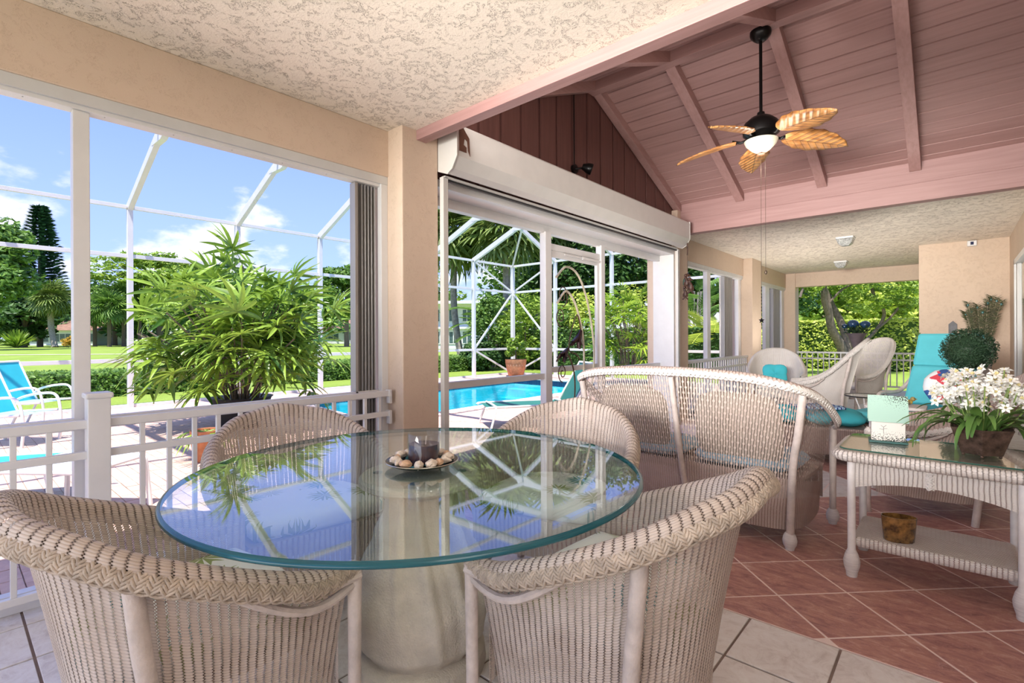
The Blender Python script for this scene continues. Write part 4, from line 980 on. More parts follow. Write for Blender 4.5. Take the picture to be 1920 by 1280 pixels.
# ================================================================ lounge seating
AR = [(0.33, 0.36, 0.585), (0.36, 0.20, 0.595), (0.385, 0.0, 0.63), (0.375, -0.2, 0.72), (0.30, -0.40, 0.88), (0.16, -0.50, 0.97), (0, -0.53, 0.99)]
AB = [(0.28, 0.31, 0.1), (0.29, 0.16, 0.1), (0.29, 0.0, 0.1), (0.27, -0.14, 0.1), (0.21, -0.25, 0.1), (0.11, -0.31, 0.1), (0, -0.32, 0.1)]
ar = barrel('armchair', 'wicker armchair with a blue seat cushion behind the end table, facing the pool', AR, AB, 0.13, (WKB, CORDW, POLE), seat_z=0.37, cush_mat=TURQL, cush_th=0.09, roll=0.032, rear=0.33, cords=3)
ar.location = (-0.13, 4.72, 0); ar.rotation_euler = (0, 0, PI/2+0.05)
aw = barrel('armchair', 'white wicker armchair with small turquoise pillow near the far railing', [(x, y, z*1.02) for x, y, z in AR], AB, 0.13, (WKW, CORDW, POLEW), seat_z=0.38, cush_mat=WHCL, roll=0.03, rear=0.33, cords=2)
aw.location = (-2.25, 9.25, 0); aw.rotation_euler = (0, 0, PI+0.25)
# throw over the back of the near armchair
mb = MB()
def throw(u, v):
    a = (u-0.5)*1.5; s = v
    x = 0.02+0.26*sin(a)*0.95; y = -0.36-0.12*cos(a)
    z = 0.60+0.42*s; 
    return (x, y-0.10*s+0.02*sin(u*22)*0.3, z)
mb.grid(throw, 20, 12); th_ = mb.build('back_cover', WHCL, ar, smooth=True, label='white cloth over the back'); so = th_.modifiers.new('solid', 'SOLIDIFY'); so.thickness = 0.02
def pillow(name, label, loc, sx, sy, th, mat, rot, cat='cushion', group=None, par=None):
    mb = MB(); mb.ball((0, 0, 0), (sx, sy, th), 28, 14, None, fn=lambda a, b: (abs(cos(a))**3.4+abs(sin(a))**3.4)**(-1/3.4)*(0.90+0.1*abs(sin(2*a))))
    o = mb.build(name, mat, par, smooth=True, angle=0); o.location = loc; o.rotation_euler = rot
    if par is None: tag(o, label, cat, group)
    return o
pillow('throw_pillow', 'small turquoise square pillow on the white wicker armchair', (-2.22, 9.05, 0.62), 0.19, 0.17, 0.055, TURQ, (math.radians(78), 0, 0.25))
# ottoman / foot bench with turquoise pad
ot = thing('ottoman', 'low wicker ottoman with thick turquoise cushion between loveseat and railing', 'ottoman', (-1.18, 5.95, 0), math.radians(12))
rim_band(dense(rrect(0.52, 0.36, 0.08)), [(0.0, 0.36), (0.02, 0.345), (0.01, 0.33), (-0.01, 0.15), (-0.03, 0.10)], 'woven_base', WKB, ot)
MB().prism(rrect(0.51, 0.35, 0.08), 2, 0.34, 0.36).build('seat', WKB, ot)
for sx in (-1, 1):
    for sy in (-1, 1): MB().tube([(sx*0.45, sy*0.29, 0), (sx*0.45, sy*0.29, 0.34)], 0.022, 10).build('leg', POLE, ot, smooth=True)
for s in (-1, 1): 
    o = pillow('cushion', '', (s*0.26, 0, 0.43), 0.27, 0.37, 0.075, TURQ, (0, 0, 0), par=ot)
def towelprint(n, L, tc):
    v = n('ShaderNodeTexWave', i={'Vector': tc.outputs['Object'], 'Scale': 9.0, 'Distortion': 9.0, 'Detail': 2.0})
    return ramp(n, v.outputs[0], [(0.0, (0.02, 0.05, 0.22)), (0.35, (0.08, 0.30, 0.55)), (0.5, (0.75, 0.80, 0.85)), (0.85, (0.12, 0.40, 0.60))], 'CONSTANT'), None
TOW = shadermat('blue_patterned_cloth', towelprint, rough=0.9)
mb = MB(); mb.grid(lambda u, v: ((u-.5)*0.42, (v-.5)*0.30, 0.012*sin(u*7)*sin(v*5)), 14, 10); o = mb.build('folded_towel', TOW, None, smooth=True); o.location = (-1.05, 5.85, 0.545); o.rotation_euler = (0, 0, 0.5)
so = o.modifiers.new('solid', 'SOLIDIFY'); so.thickness = 0.02; tag(o, 'blue and white patterned cloth folded on the turquoise ottoman', 'towel')
# recliner with tall turquoise cushion
rc = thing('chaise_chair', 'wicker recliner with tall bright turquoise cushion facing the end table', 'chair', (-0.22, 7.1, 0), -0.38)
MB().box(-0.33, 0.33, -0.92, 0.35, 0.14, 0.35).build('woven_seat_box', WKB, rc, bevel=0.03)
for sx in (-1, 1):
    for sy in (-0.58, 0.3): MB().tube([(sx*0.3, sy, 0), (sx*0.3, sy, 0.2)], 0.024, 10).build('leg', POLE, rc, smooth=True)
    MB().tube(spline([(sx*0.36, -0.3, 0.36), (sx*0.38, -0.2, 0.58), (sx*0.37, 0.2, 0.60), (sx*0.34, 0.42, 0.75)], 6), 0.022, 8).build('arm', POLE, rc, smooth=True)
def pad(mb, x0, x1, p0, p1, th):
    a, b = Vector(p0), Vector(p1)
    d = (b-a).normalized(); nn = Vector((-d[1], d[0]))
    poly = [a, b, b+nn*th, a+nn*th]; mb.prism([(p[0], p[1]) for p in poly][::-1], 0, x0, x1); return mb
pad(MB(), -0.31, 0.31, (0.32, 0.37), (-0.95, 0.35), -0.11).build('seat_cushion', TURQL, rc, bevel=0.035)
pad(MB(), -0.30, 0.30, (0.22, 0.44), (0.42, 0.86), 0.11).build('lower_back_cushion', TURQL, rc, bevel=0.03)
pad(MB(), -0.30, 0.30, (0.42, 0.865), (0.56, 1.24), 0.11).build('upper_back_cushion', TURQL, rc, bevel=0.035)
pad(MB(), -0.33, 0.33, (0.33, 0.36), (0.68, 1.18), -0.03).build('woven_back', WKB, rc, bevel=0.01)
def gay(n, L, tc):
    v = n('ShaderNodeTexVoronoi', i={'Vector': tc.outputs['Object'], 'Scale': 14.0}); s = n('ShaderNodeSeparateXYZ', i={0: v.outputs['Color']})
    return ramp(n, s.outputs[0], [(0, (0.80, 0.80, 0.78)), (0.45, (0.65, 0.06, 0.08)), (0.62, (0.75, 0.8, 0.82)), (0.8, (0.04, 0.10, 0.30)), (0.9, (0.35, 0.65, 0.70))], 'CONSTANT'), None
mb = MB(); mb.ball((0, 0, 0), (0.20, 0.20, 0.08), 28, 12, None, fn=lambda a, b: 1+0.015*sin(a*10)); o = mb.build('round_pillow', shadermat('red_white_blue_print', gay, rough=0.9), None, smooth=True, angle=0)
o.location = (-0.06, 6.95, 0.70); o.rotation_euler = (math.radians(70), 0, 0.2); tag(o, 'round pillow printed red, white and blue on the recliner', 'cushion')
# two high-backed wicker rockers
RR = [(0.30, 0.36, 0.60), (0.33, 0.20, 0.60), (0.345, 0.0, 0.66), (0.33, -0.18, 0.80), (0.27, -0.38, 1.02), (0.15, -0.52, 1.16), (0, -0.55, 1.19)]
rk = barrel('rocking_chair', 'high-backed wicker chair seen from its side, left of the recliner', RR, AB, 0.16, (WKW, CORDW, POLE), seat_z=0.38, cush_mat=WHCL, roll=0.028, rear=0.36, cords=2, group='high-backed wicker chairs')
rk.location = (-1.45, 8.2, 0); rk.rotation_euler = (0, 0, PI/2+0.12)
copy_tree(rk, (-1.22, 10.0, 0), PI/2+0.95, 'high-backed wicker chair with white lining, farther away beside the far railing', 'high-backed wicker chairs')
# small glass side table, tray and bird
st = thing('side_table', 'small round black-rimmed glass table on thin white legs beside the recliner', 'table', (-0.80, 7.55, 0))
MB().lathe([(0, 0.50), (0.24, 0.50), (0.24, 0.508), (0, 0.508)], seg=36).build('glass_top', GLS, st)
MB().tube([(0.245*cos(2*PI*k/36), 0.245*sin(2*PI*k/36), 0.504) for k in range(36)], 0.008, 6, closed=True).build('rim', BLACK, st, smooth=True)
for k in range(3):
    a = k*2*PI/3+0.4; MB().tube([(0.2*cos(a), 0.2*sin(a), 0.50), (0.08*cos(a), 0.08*sin(a), 0.25), (0.2*cos(a), 0.2*sin(a), 0)], 0.009, 8).build('leg', POLEW, st, smooth=True)
p2 = thing('side_table', 'small white wicker table carrying the ceramic bird, behind the armchair', 'table', (-0.40, 5.65, 0))
MB().prism(rrect(0.22, 0.16, 0.05), 2, 0.60, 0.625).build('table_top', WKW, p2, bevel=0.004)
for sx in (-1, 1):
    for sy in (-1, 1): MB().tube([(sx*0.17, sy*0.11, 0), (sx*0.17, sy*0.11, 0.60)], 0.014, 8).build('leg', POLEW, p2, smooth=True)
o = MB().prism(rrect(0.09, 0.06, 0.03), 2, 0.6255, 0.64).build('tray', M('yellow_green_enamel', (0.55, 0.60, 0.28), 0.4, var=0.3, vscale=30), None, bevel=0.003); o.location = (-0.50, 5.65, 0); tag(o, 'small yellow green dish beside the ceramic bird', 'dish')
bd = thing('bird_figurine', 'small yellow and black ceramic bird figurine', 'ornament', (-0.33, 5.65, 0.6255), 0.3)
YEL = M('yellow_glaze', (0.62, 0.45, 0.08), 0.25, var=0.4, vscale=35, col2=(0.06, 0.06, 0.07), coat=0.4)
MB().ball((0, 0, 0.032), (0.055, 0.03, 0.028), 18, 12).build('body', YEL, bd, smooth=True)
MB().ball((0.055, 0, 0.06), 0.02, 14, 10).build('head', YEL, bd, smooth=True)
MB().lathe([(0.007, 0), (0, 0.022)], seg=8, T=Matrix.Translation((0.07, 0, 0.06)) @ Euler((0, PI/2, 0)).to_matrix().to_4x4()).build('beak', YEL, bd)
for s in (-1, 1): 
    MB().ball((-0.02, s*0.032, 0.05), (0.04, 0.006, 0.02), 12, 8).build('wing', YEL, bd, smooth=True)
MB().prism([(-0.05, 0.03), (-0.10, 0.055), (-0.095, 0.068), (-0.045, 0.045)], 1, -0.015, 0.015).build('tail', YEL, bd)
# topiary ball on a stand
TPL = leafmat('dark_topiary_leaf', (0.035, 0.075, 0.035), (0.010, 0.030, 0.014), 0.55, 0.1, 14)
tp = thing('topiary_plant', 'dark green clipped topiary ball behind the white flowers', 'plant', (0.09, 6.0, 0))
MB().lathe([(0, 0), (0.12, 0), (0.16, 0.20), (0.17, 0.22), (0.15, 0.22), (0, 0.20)], seg=24).build('pot', M('grey_clay', (0.3, 0.28, 0.26), 0.8), tp, smooth=True)
MB().tube([(0, 0, 0.2), (0.01, 0, 0.6), (0, 0, 1.0)], 0.02, 8).build('stem', M('bark', (0.10, 0.07, 0.05), 0.9), tp, smooth=True)
MB().ball((0, 0, 1.11), 0.15, 16, 12).build('inner_crown', TPL, tp, smooth=True)
mb = MB(); rs = random.Random(5)
for k in range(3400):
    z = rs.uniform(-1, 1); a = rs.uniform(0, 2*PI); q = math.sqrt(1-z*z); d = Vector((q*cos(a), q*sin(a), z)); p = Vector((0, 0, 1.115))+d*(0.155+0.035*rs.random()+0.012*sin(a*7+z*9))
    t1 = d.orthogonal().normalized(); t1 = (Matrix.Rotation(rs.uniform(0, 6.28), 3, d) @ t1); t2 = d.cross(t1); s_ = rs.uniform(0.006, 0.012)
    mb.add([tuple(p-t1*s_), tuple(p+t2*s_*0.6), tuple(p+t1*s_+d*0.012), tuple(p-t2*s_*0.6)], [(0, 1, 2, 3)])
mb.build('foliage', TPL, tp)
# far wall things
pk = thing('feather_vase', 'vase of peacock feathers in the far corner by the sliding door', 'vase', (0.33, 10.75, 0))
MB().lathe([(0, 0), (0.12, 0), (0.17, 0.25), (0.15, 0.5), (0.09, 0.72), (0.07, 0.8), (0.09, 0.86), (0.085, 0.86), (0.06, 0.8), (0, 0.78)], seg=24).build('vase', M('brown_pottery', (0.22, 0.13, 0.08), 0.5, var=0.3), pk, smooth=True)
FEA = M('peacock_vane', (0.09, 0.11, 0.04), 0.7, var=0.4, vscale=20, col2=(0.035, 0.03, 0.018)); EYE = M('peacock_eye', (0.01, 0.16, 0.16), 0.3, var=0.3); QU = M('feather_quill', (0.50, 0.42, 0.30), 0.6)
rs = random.Random(9)
for k, (dx_, dz_) in enumerate([(-0.17, 0.90), (-0.13, 0.80), (-0.06, 0.86), (0.0, 0.78), (0.06, 0.92), (0.10, 0.98), (0.16, 0.95), (0.21, 0.90), (-0.20, 0.75)]):
    f = MB().tube(spline([(0, 0, 0.80), (dx_*0.45, 0.01, 0.80+dz_*0.5), (dx_, 0.02*(k % 3), 0.84+dz_)], 6), 0.004, 5).build('feather', QU, pk, smooth=True)
    mb = MB()
    for j in range(260):
        s = rs.uniform(0.30, 1.03); cx = dx_*s; cz = 0.80+(0.04+dz_)*s; sg = 1 if j % 2 else -1; ln = 0.035+0.045*s
        mb.add([(cx, 0.02*(k % 3)*s, cz), (cx+0.003, 0.02*(k % 3)*s, cz+0.009), (cx+sg*ln*rs.uniform(.6, 1.1), rs.uniform(-.03, .03), cz+ln*rs.uniform(.3, .9))], [(0, 1, 2)])
    mb.build('vane', FEA, f)
    MB().ball((dx_, 0.02*(k % 3)-0.006, 0.82+dz_), (0.015, 0.004, 0.020), 12, 8).build('eye', EYE, f, smooth=True)
tm = thing('thermometer', 'grey pointed wall thermometer hanging on the stucco wall', 'thermometer', (-0.02, 11.175, 1.24))
MB().prism([(-0.055, 0), (0.055, 0), (0.055, 0.19), (0.0, 0.245), (-0.055, 0.19)], 1, -0.02, 0.0).build('plaque', M('grey_slate', (0.20, 0.20, 0.21), 0.7, var=0.2), tm, bevel=0.004)
MB().tube([(0, -0.024, 0.04), (0, -0.024, 0.18)], 0.006, 8).build('tube', CG, tm, smooth=True)
cm = thing('security_camera', 'small white sensor box at the top of the far stucco wall', 'camera', (0.22, 11.175, 2.70))
MB().box(-0.06, 0.06, -0.07, 0, 0, 0.09).build('housing', WHITE, cm, bevel=0.012)
MB().box(-0.02, 0.02, -0.074, -0.068, 0.02, 0.07).build('lens', M('dark_blue_lens', (0.02, 0.03, 0.10), 0.15), cm, bevel=0.002)
sp_ = thing('potted_plant', 'small sprig plant in front of the far stucco wall', 'plant', (-0.33, 10.9, 0))
MB().lathe([(0, 0), (0.11, 0), (0.14, 0.28), (0.12, 0.28), (0, 0.26)], seg=20).build('pot', M('tan_clay', (0.45, 0.30, 0.20), 0.8), sp_, smooth=True)
LF = leafmat('small_green_leaf', (0.10, 0.20, 0.05), (0.03, 0.08, 0.02), 0.4, 0.2)
for k in range(9):
    a = k*0.75; tx, ty, tz = 0.20*cos(a), 0.12*sin(a), 1.15+0.05*(k*7 % 6)
    s_ = MB().tube(spline([(0, 0, 0.26), (tx*.3, ty*.3, .8), (tx, ty, tz)], 5), 0.004, 5).build('stem', STM, sp_, smooth=True)
    mb = MB()
    for j in range(7):
        q = 0.55+0.065*j; c = Vector((tx*q, ty*q, 0.26+(tz-0.26)*q)); d = Vector((cos(j*2.4), sin(j*2.4)*.4, 0.5)).normalized(); s2 = d.cross(Vector((0, 1, 0))).normalized()
        mb.add([tuple(c), tuple(c+d*0.03+s2*0.018), tuple(c+d*0.065), tuple(c+d*0.03-s2*0.018)], [(0, 1, 2, 3)])
    mb.build('leaf', LF, s_)
# urn plant stand at the far railing
ur = thing('plant_stand', 'tall funnel stand holding shiny dark blue balls and leaves at the far railing', 'planter', (-1.62, 13.3, 0))
MB().lathe([(0, 0), (0.2, 0), (0.2, 0.02), (0.03, 0.05), (0.025, 0.7), (0.05, 0.9), (0.16, 1.22), (0.21, 1.30), (0.20, 1.30), (0.14, 1.2), (0, 1.1)], seg=20).build('funnel', M('grey_mauve_metal', (0.22, 0.18, 0.20), 0.4, metal=0.5), ur, smooth=True)
BLU = M('dark_blue_glass', (0.01, 0.05, 0.14), 0.15, coat=0.5)
for x, z, r in ((-0.06, 1.50, 0.11), (0.16, 1.48, 0.10), (-0.22, 1.45, 0.06)):
    MB().ball((x, 0, z), (r, r, r*0.85), 18, 12).build('globe', BLU, ur, smooth=True)
mb = MB(); rs = random.Random(4)
for k in range(160):
    a = rs.uniform(0, 6.28); r = rs.uniform(0.05, 0.24); c = Vector((r*cos(a), r*sin(a)*.8, 1.28+rs.uniform(0, .16))); d = Vector((rs.uniform(-1, 1), rs.uniform(-1, 1), rs.uniform(-.2, 1))).normalized(); s2 = d.orthogonal().normalized()
    mb.add([tuple(c), tuple(c+d*0.04+s2*0.02), tuple(c+d*0.09), tuple(c+d*0.04-s2*0.02)], [(0, 1, 2, 3)])
mb.build('foliage', TPL, ur)
# porch railing-side white chair and white table far left of the lounge, seen past the loveseat
# ================================================================ ceiling fan
FX, FY = -1.305, 4.895
fn = thing('ceiling_fan', 'black ceiling fan with five carved leaf-shaped wooden blades and a cream bowl light', 'fan', (FX, FY, 0))
FBK = M('black_bronze', (0.012, 0.011, 0.011), 0.35, metal=0.5, var=0.3)
MB().lathe([(0.0, 3.905), (0.035, 3.905), (0.06, 3.925), (0.085, 3.955), (0.09, 3.975), (0.088, 3.998), (0, 3.998)], seg=28).build('canopy', FBK, fn, smooth=True)
MB().tube([(0, 0, 3.92), (0, 0, 3.24)], 0.014, 12).build('downrod', FBK, fn, smooth=True)
MB().lathe([(0.0, 3.27), (0.03, 3.265), (0.035, 3.235), (0.09, 3.215), (0.14, 3.17), (0.155, 3.12), (0.15, 3.07), (0.11, 3.04), (0.10, 3.02), (0.06, 3.0), (0, 3.0)], seg=36).build('motor', FBK, fn, smooth=True)
BOWL = D.materials.new('cream_glass_bowl'); BOWL.use_nodes = True; BOWL.node_tree.nodes.clear(); n, L = node_tree(BOWL.node_tree)
no = n('ShaderNodeTexNoise', i={'Scale': 30.0}); b = n('ShaderNodeBsdfPrincipled', i={'Base Color': ramp(n, no.outputs[0], [(0.3, (0.62, 0.57, 0.42)), (0.7, (0.80, 0.76, 0.62))]), 'Roughness': 0.35, 'Emission Color': (0.9, 0.85, 0.65, 1), 'Emission Strength': 0.04}); n('ShaderNodeOutputMaterial', i={0: b.outputs[0]})
MB().lathe([(0.0, 2.895), (0.03, 2.898), (0.08, 2.93), (0.125, 2.975), (0.14, 3.01), (0.135, 3.012), (0, 3.005)], seg=36).build('light_bowl', BOWL, fn, smooth=True)
MB().tube([(0.03, -0.02, 2.91), (0.0, -0.03, 2.89), (-0.03, 0.02, 2.905)], 0.004, 5).ball((0, 0, 2.888), (0.035, 0.035, 0.006), 10, 6).build('finial', M('bronze_butterfly', (0.20, 0.09, 0.05), 0.4, metal=0.4), fn, smooth=True)
def bladecol(n, L, tc):
    sp = n('ShaderNodeSeparateXYZ', i={0: tc.outputs['Object']})
    ab = n('ShaderNodeMath', operation='ABSOLUTE', i={0: sp.outputs[1]}); d = n('ShaderNodeMath', operation='MULTIPLY_ADD', i={0: ab.outputs[0], 1: -0.9, 2: sp.outputs[0]})
    q = n('ShaderNodeMath', operation='MULTIPLY', i={0: d.outputs[0], 1: 95.0}); s = n('ShaderNodeMath', operation='SINE', i={0: q.outputs[0]})
    vein = n('ShaderNodeMapRange', i={0: s.outputs[0], 1: 0.86, 2: 0.97, 3: 0.0, 4: 0.55})
    mid = n('ShaderNodeMapRange', i={0: ab.outputs[0], 1: 0.002, 2: 0.005, 3: 0.8, 4: 0.0})
    mm = n('ShaderNodeMath', operation='MAXIMUM', i={0: vein.outputs[0], 1: mid.outputs[0]})
    mp = n('ShaderNodeMapping', i={0: tc.outputs['Object']}); mp.inputs['Scale'].default_value = (7, 30, 30)
    no = n('ShaderNodeTexNoise', i={'Vector': mp.outputs[0], 'Scale': 1.0, 'Detail': 4.0})
    c = ramp(n, no.outputs[0], [(0.3, (0.22, 0.075, 0.02)), (0.5, (0.46, 0.20, 0.055)), (0.72, (0.62, 0.33, 0.12))])
    mx = n('ShaderNodeMixRGB', i={0: mm.outputs[0], 1: c, 2: (0.05, 0.02, 0.012, 1)})
    bp = n('ShaderNodeBump', i={'Height': s.outputs[0], 'Strength': 0.4, 'Distance': 0.006}); return mx.outputs[0], bp.outputs[0]
BLD = shadermat('carved_leaf_wood', bladecol, rough=0.4)
def blade_mb():
    N = 22; out = []
    def hw(s):
        return (0.018+0.125*sin(PI*min(1, s*0.98+0.02)**0.85)**0.8)*(1-0.0*s)
    vs = []; fs = []
    for side_z in (0.0, 0.007):
        for k in range(N+1):
            s = k/N; x = 0.20+0.56*s; w_ = hw(s)*(1.0+0.05*sin(s*28))
            if s > 0.97: w_ = 0.004
            for j in range(-3, 4): vs.append((x+0.02*(1-abs(j)/3), w_*j/3, side_z+0.022*abs(j/3)**1.5*(1-0.3*s)-0.03*s*s))
    q = 7; b = (N+1)*q
    for k in range(N):
        for j in range(6):
            fs.append((k*q+j, k*q+j+1, (k+1)*q+j+1, (k+1)*q+j)); fs.append((b+k*q+j, b+(k+1)*q+j, b+(k+1)*q+j+1, b+k*q+j+1))
        fs.append((k*q, (k+1)*q, b+(k+1)*q, b+k*q)); fs.append((k*q+6, b+k*q+6, b+(k+1)*q+6, (k+1)*q+6))
    mb = MB(); mb.add(vs, fs); return mb.mesh('blade', BLD, True)
BM = blade_mb()
ARMM = MB().tube([(0.10, 0, 0.0), (0.17, 0.0, -0.015), (0.24, 0.015, 0.012)], [0.014, 0.012, 0.008], 8).tube([(0.17, 0, -0.015), (0.24, -0.018, 0.012)], [0.012, 0.008], 8).mesh('blade_arm', FBK, True)
# blade bearings worked out from the photo: seen fanned left, back-left, front, right and front-right
for k in range(5):
    a = math.radians(40+72*k)
    o = D.objects.new('blade', BM); COL.objects.link(o); o.parent = fn; o.location = (0, 0, 3.035); o.rotation_euler = (math.radians(-15), math.radians(4.5), a)
    o2 = D.objects.new('blade_arm', ARMM); COL.objects.link(o2); o2.parent = fn; o2.location = (0, 0, 3.045); o2.rotation_euler = (0, 0, a)
CH = M('bronze_chain', (0.10, 0.07, 0.05), 0.5, metal=0.6)
MB().tube([(0.035, 0.0, 2.90), (0.035, 0, 1.84)], 0.0016, 5).ball((0.035, 0, 1.82), (0.012, 0.012, 0.02), 12, 8).build('pull_chain', CH, fn, smooth=True)
MB().tube([(-0.01, 0.03, 2.90), (-0.01, 0.03, 1.45)], 0.0016, 5).build('pull_chain', CH, fn, smooth=True)
lamp = D.lights.new('fan_lamp', 'POINT'); lamp.energy = 7; lamp.shadow_soft_size = 0.12; lamp.color = (1, 0.93, 0.84)
lo = D.objects.new('fan_lamp', lamp); COL.objects.link(lo); lo.location = (FX, FY, 2.76)
# hanging beaded star ornament at the end of the chain
so_ = thing('hanging_star', 'thin string of dark beads with a small star hanging below the fan', 'ornament', (FX-0.01, FY+0.03, 1.30))
mb = MB()
for k in range(9): mb.ball((0, 0, 0.06+0.03*k+0.09*(k > 0)), 0.005, 8, 6)
mb.build('beads', FBK, so_, smooth=True)
star = []
for k in range(10): a = PI/2+k*PI/5; r = 0.028 if k % 2 == 0 else 0.012; star.append((r*cos(a), 0.09+r*sin(a)))
MB().prism(star, 1, -0.003, 0.003, Matrix.Rotation(0.7, 4, 'Z')).build('star', FBK, so_)
MB().tube([(0, 0, 0.0), (0, 0, 0.45)], 0.001, 4).build('string', FBK, so_)
# flush ceiling lamps
LG1 = M('clear_ribbed_glass', (0.55, 0.56, 0.54), 0.15, var=0.3, vscale=40)
for i, (x, y, lab) in enumerate(((-1.29, 9.45, 'square glass ceiling lamp nearer the fan'), (-1.78, 12.46, 'square glass ceiling lamp nearer the open far end'))):
    l_ = thing('ceiling_light', lab, 'lamp', (x, y, 2.80), group='flush ceiling lamps')
    MB().prism(rrect(0.12, 0.12, 0.02), 2, -0.025, 0.0).build('base', WHITE, l_, bevel=0.003)
    mb = MB(); vs = []
    for r, z in ((0.115, -0.025), (0.09, -0.10), (0.05, -0.135), (0.0, -0.135)):
        for k in range(4): a = PI/4+k*PI/2; vs.append((r*1.4*cos(a), r*1.4*sin(a), z))
    mb.add(vs, [(j*4+k, j*4+(k+1) % 4, (j+1)*4+(k+1) % 4, (j+1)*4+k) for j in range(3) for k in range(4)]); mb.build('shade', LG1, l_, bevel=0.004)
# flood light on the gable
fl_ = thing('flood_light', 'small black flood light on the dark gable boards above the shutter box', 'lamp', (GX-0.008, 4.55, 3.07))
MB().lathe([(0, 0), (0.05, 0), (0.05, 0.03), (0, 0.03)], seg=18, T=Euler((0, PI/2, 0)).to_matrix().to_4x4()).build('mount', FBK, fl_, smooth=True)
MB().tube([(0.02, 0, 0), (0.07, 0.02, 0.0), (0.09, 0.05, 0.01)], 0.012, 8).build('arm', FBK, fl_, smooth=True)
MB().lathe([(0, 0), (0.03, 0.0), (0.055, 0.06), (0.06, 0.10), (0.055, 0.11), (0, 0.10)], seg=18, T=Matrix.Translation((0.09, 0.04, 0.02)) @ Euler((0, math.radians(110), 0.6)).to_matrix().to_4x4()).build('head', FBK, fl_, smooth=True)
MB().tube([(0.012, 0.0, 0.03), (0.012, 0, 0.95)], 0.006, 6).build('conduit', FBK, fl_, smooth=True)
# carved animal ornament hanging at the end of the shutter box
hg = thing('hanging_ornament', 'carved brown wooden animals on a string at the end of the shutter box', 'ornament', (-2.84, 6.99, 1.775))
BRN = M('dark_carved_wood', (0.10, 0.04, 0.025), 0.5, var=0.4, vscale=25, bump=0.4)
MB().tube([(0, 0, 0.34), (0, 0, 0.60), (0.004, 0, 0.82)], 0.003, 5).build('string', BRN, hg, smooth=True)
MB().tube([(0, 0, 0.62), (0.006, 0, 0.70), (0, 0, 0.80)], 0.009, 6).build('bead', BRN, hg, smooth=True)
MB().ball((-0.045, 0.0, 0.24), (0.022, 0.012, 0.055), 12, 8).build('leaf', M('dark_green_paint', (0.02, 0.05, 0.03), 0.5), hg, smooth=True)
def beast(x, z, s, nm):
    mb = MB(); mb.tube(spline([(x-.02*s, 0, z+.05*s), (x, 0, z), (x+.005*s, 0, z-.07*s)], 4), [0.02*s]*4+[0.028*s]*4+[0.02*s], 8); mb.ball((x-.01*s, -.01, z+.075*s), 0.024*s, 12, 8); mb.tube([(x-.01*s, -.01, z+.075*s), (x+.03*s, -.01, z+.06*s)], 0.012*s, 6)
    for q in (-1, 1):
        mb.tube([(x, 0, z+.02*s), (x+q*.03*s, 0.01*q, z-.03*s), (x+q*.035*s, 0, z-.075*s)], 0.009*s, 6); mb.tube([(x, 0, z-.06*s), (x+q*.025*s, 0, z-.10*s), (x+q*.045*s, 0, z-.115*s)], 0.011*s, 6)
    mb.build(nm, BRN, hg, smooth=True)
beast(-0.01, 0.26, 1.0, 'carved_figure'); beast(0.045, 0.20, 1.1, 'carved_figure'); beast(-0.03, 0.10, 0.9, 'carved_figure')
MB().tube([(-0.03, 0, 0.34), (0.0, 0, 0.36), (0.05, 0, 0.32)], 0.008, 6).build('branch', BRN, hg, smooth=True)
MB().tube([(-0.02, 0, 0.10), (-0.03, 0, -0.02)], 0.002, 4).build('lower_string', BRN, hg)
# ================================================================ outdoors
ZD = -0.10
YAW = math.radians(41.385)
FWD = Vector((-sin(YAW), cos(YAW), 0)); RGT = Vector((cos(YAW), sin(YAW), 0))
def W(px, depth, z=ZD):
    # point on the ground at a bearing seen from the porch and a distance in metres
    p = FWD*depth+RGT*((px-960)/941.6*depth); return Vector((p.x, p.y, z))
def H(py, depth): return 1.25+(631.4-py)/941.6*depth
rs = random.Random(21)
def grasscol(n, L, tc):
    a = n('ShaderNodeTexNoise', i={'Vector': tc.outputs['Object'], 'Scale': 0.35, 'Detail': 8.0, 'Roughness': 0.7})
    b_ = n('ShaderNodeTexNoise', i={'Vector': tc.outputs['Object'], 'Scale': 30.0, 'Detail': 6.0})
    m_ = n('ShaderNodeMixRGB', i={0: 0.45, 1: a.outputs[0], 2: b_.outputs[0]})
    bp = n('ShaderNodeBump', i={'Height': b_.outputs[0], 'Strength': 0.6, 'Distance': 0.05})
    return ramp(n, m_.outputs[0], [(0.3, (0.15, 0.23, 0.035)), (0.55, (0.27, 0.37, 0.07)), (0.72, (0.38, 0.44, 0.12))]), bp.outputs[0]
GRASS = shadermat('lawn_grass', grasscol, rough=0.9, spec=0.1)
lw = MB()
for x0, x1, y0, y1 in ((-420, -12.33, -420, 480), (-12.33, -3.3, -420, -4.98), (-12.33, -3.3, 13.98, 480)): lw.box(x0, x1, y0, y1, ZD-0.25, ZD-0.02)
lw.build('floor', GRASS, None, kind='structure')
MB().box(-3.3, 300, 14.4, 480, ZD-0.25, ZD-0.02).build('floor', GRASS, None, kind='structure')
PATH = M('pale_path', (0.62, 0.56, 0.45), 0.9)
def quad_strip(a, b, wd, z): 
    d = (b-a).normalized(); s = Vector((-d.y, d.x, 0))*wd/2
    mb = MB(); mb.add([(a-s)[:2]+(z,), (b-s)[:2]+(z,), (b+s)[:2]+(z,), (a+s)[:2]+(z,)], [(0, 1, 2, 3)]); return mb
quad_strip(W(-400, 42), W(700, 46), 1.3, ZD-0.005).build('floor', PATH, None, kind='structure')
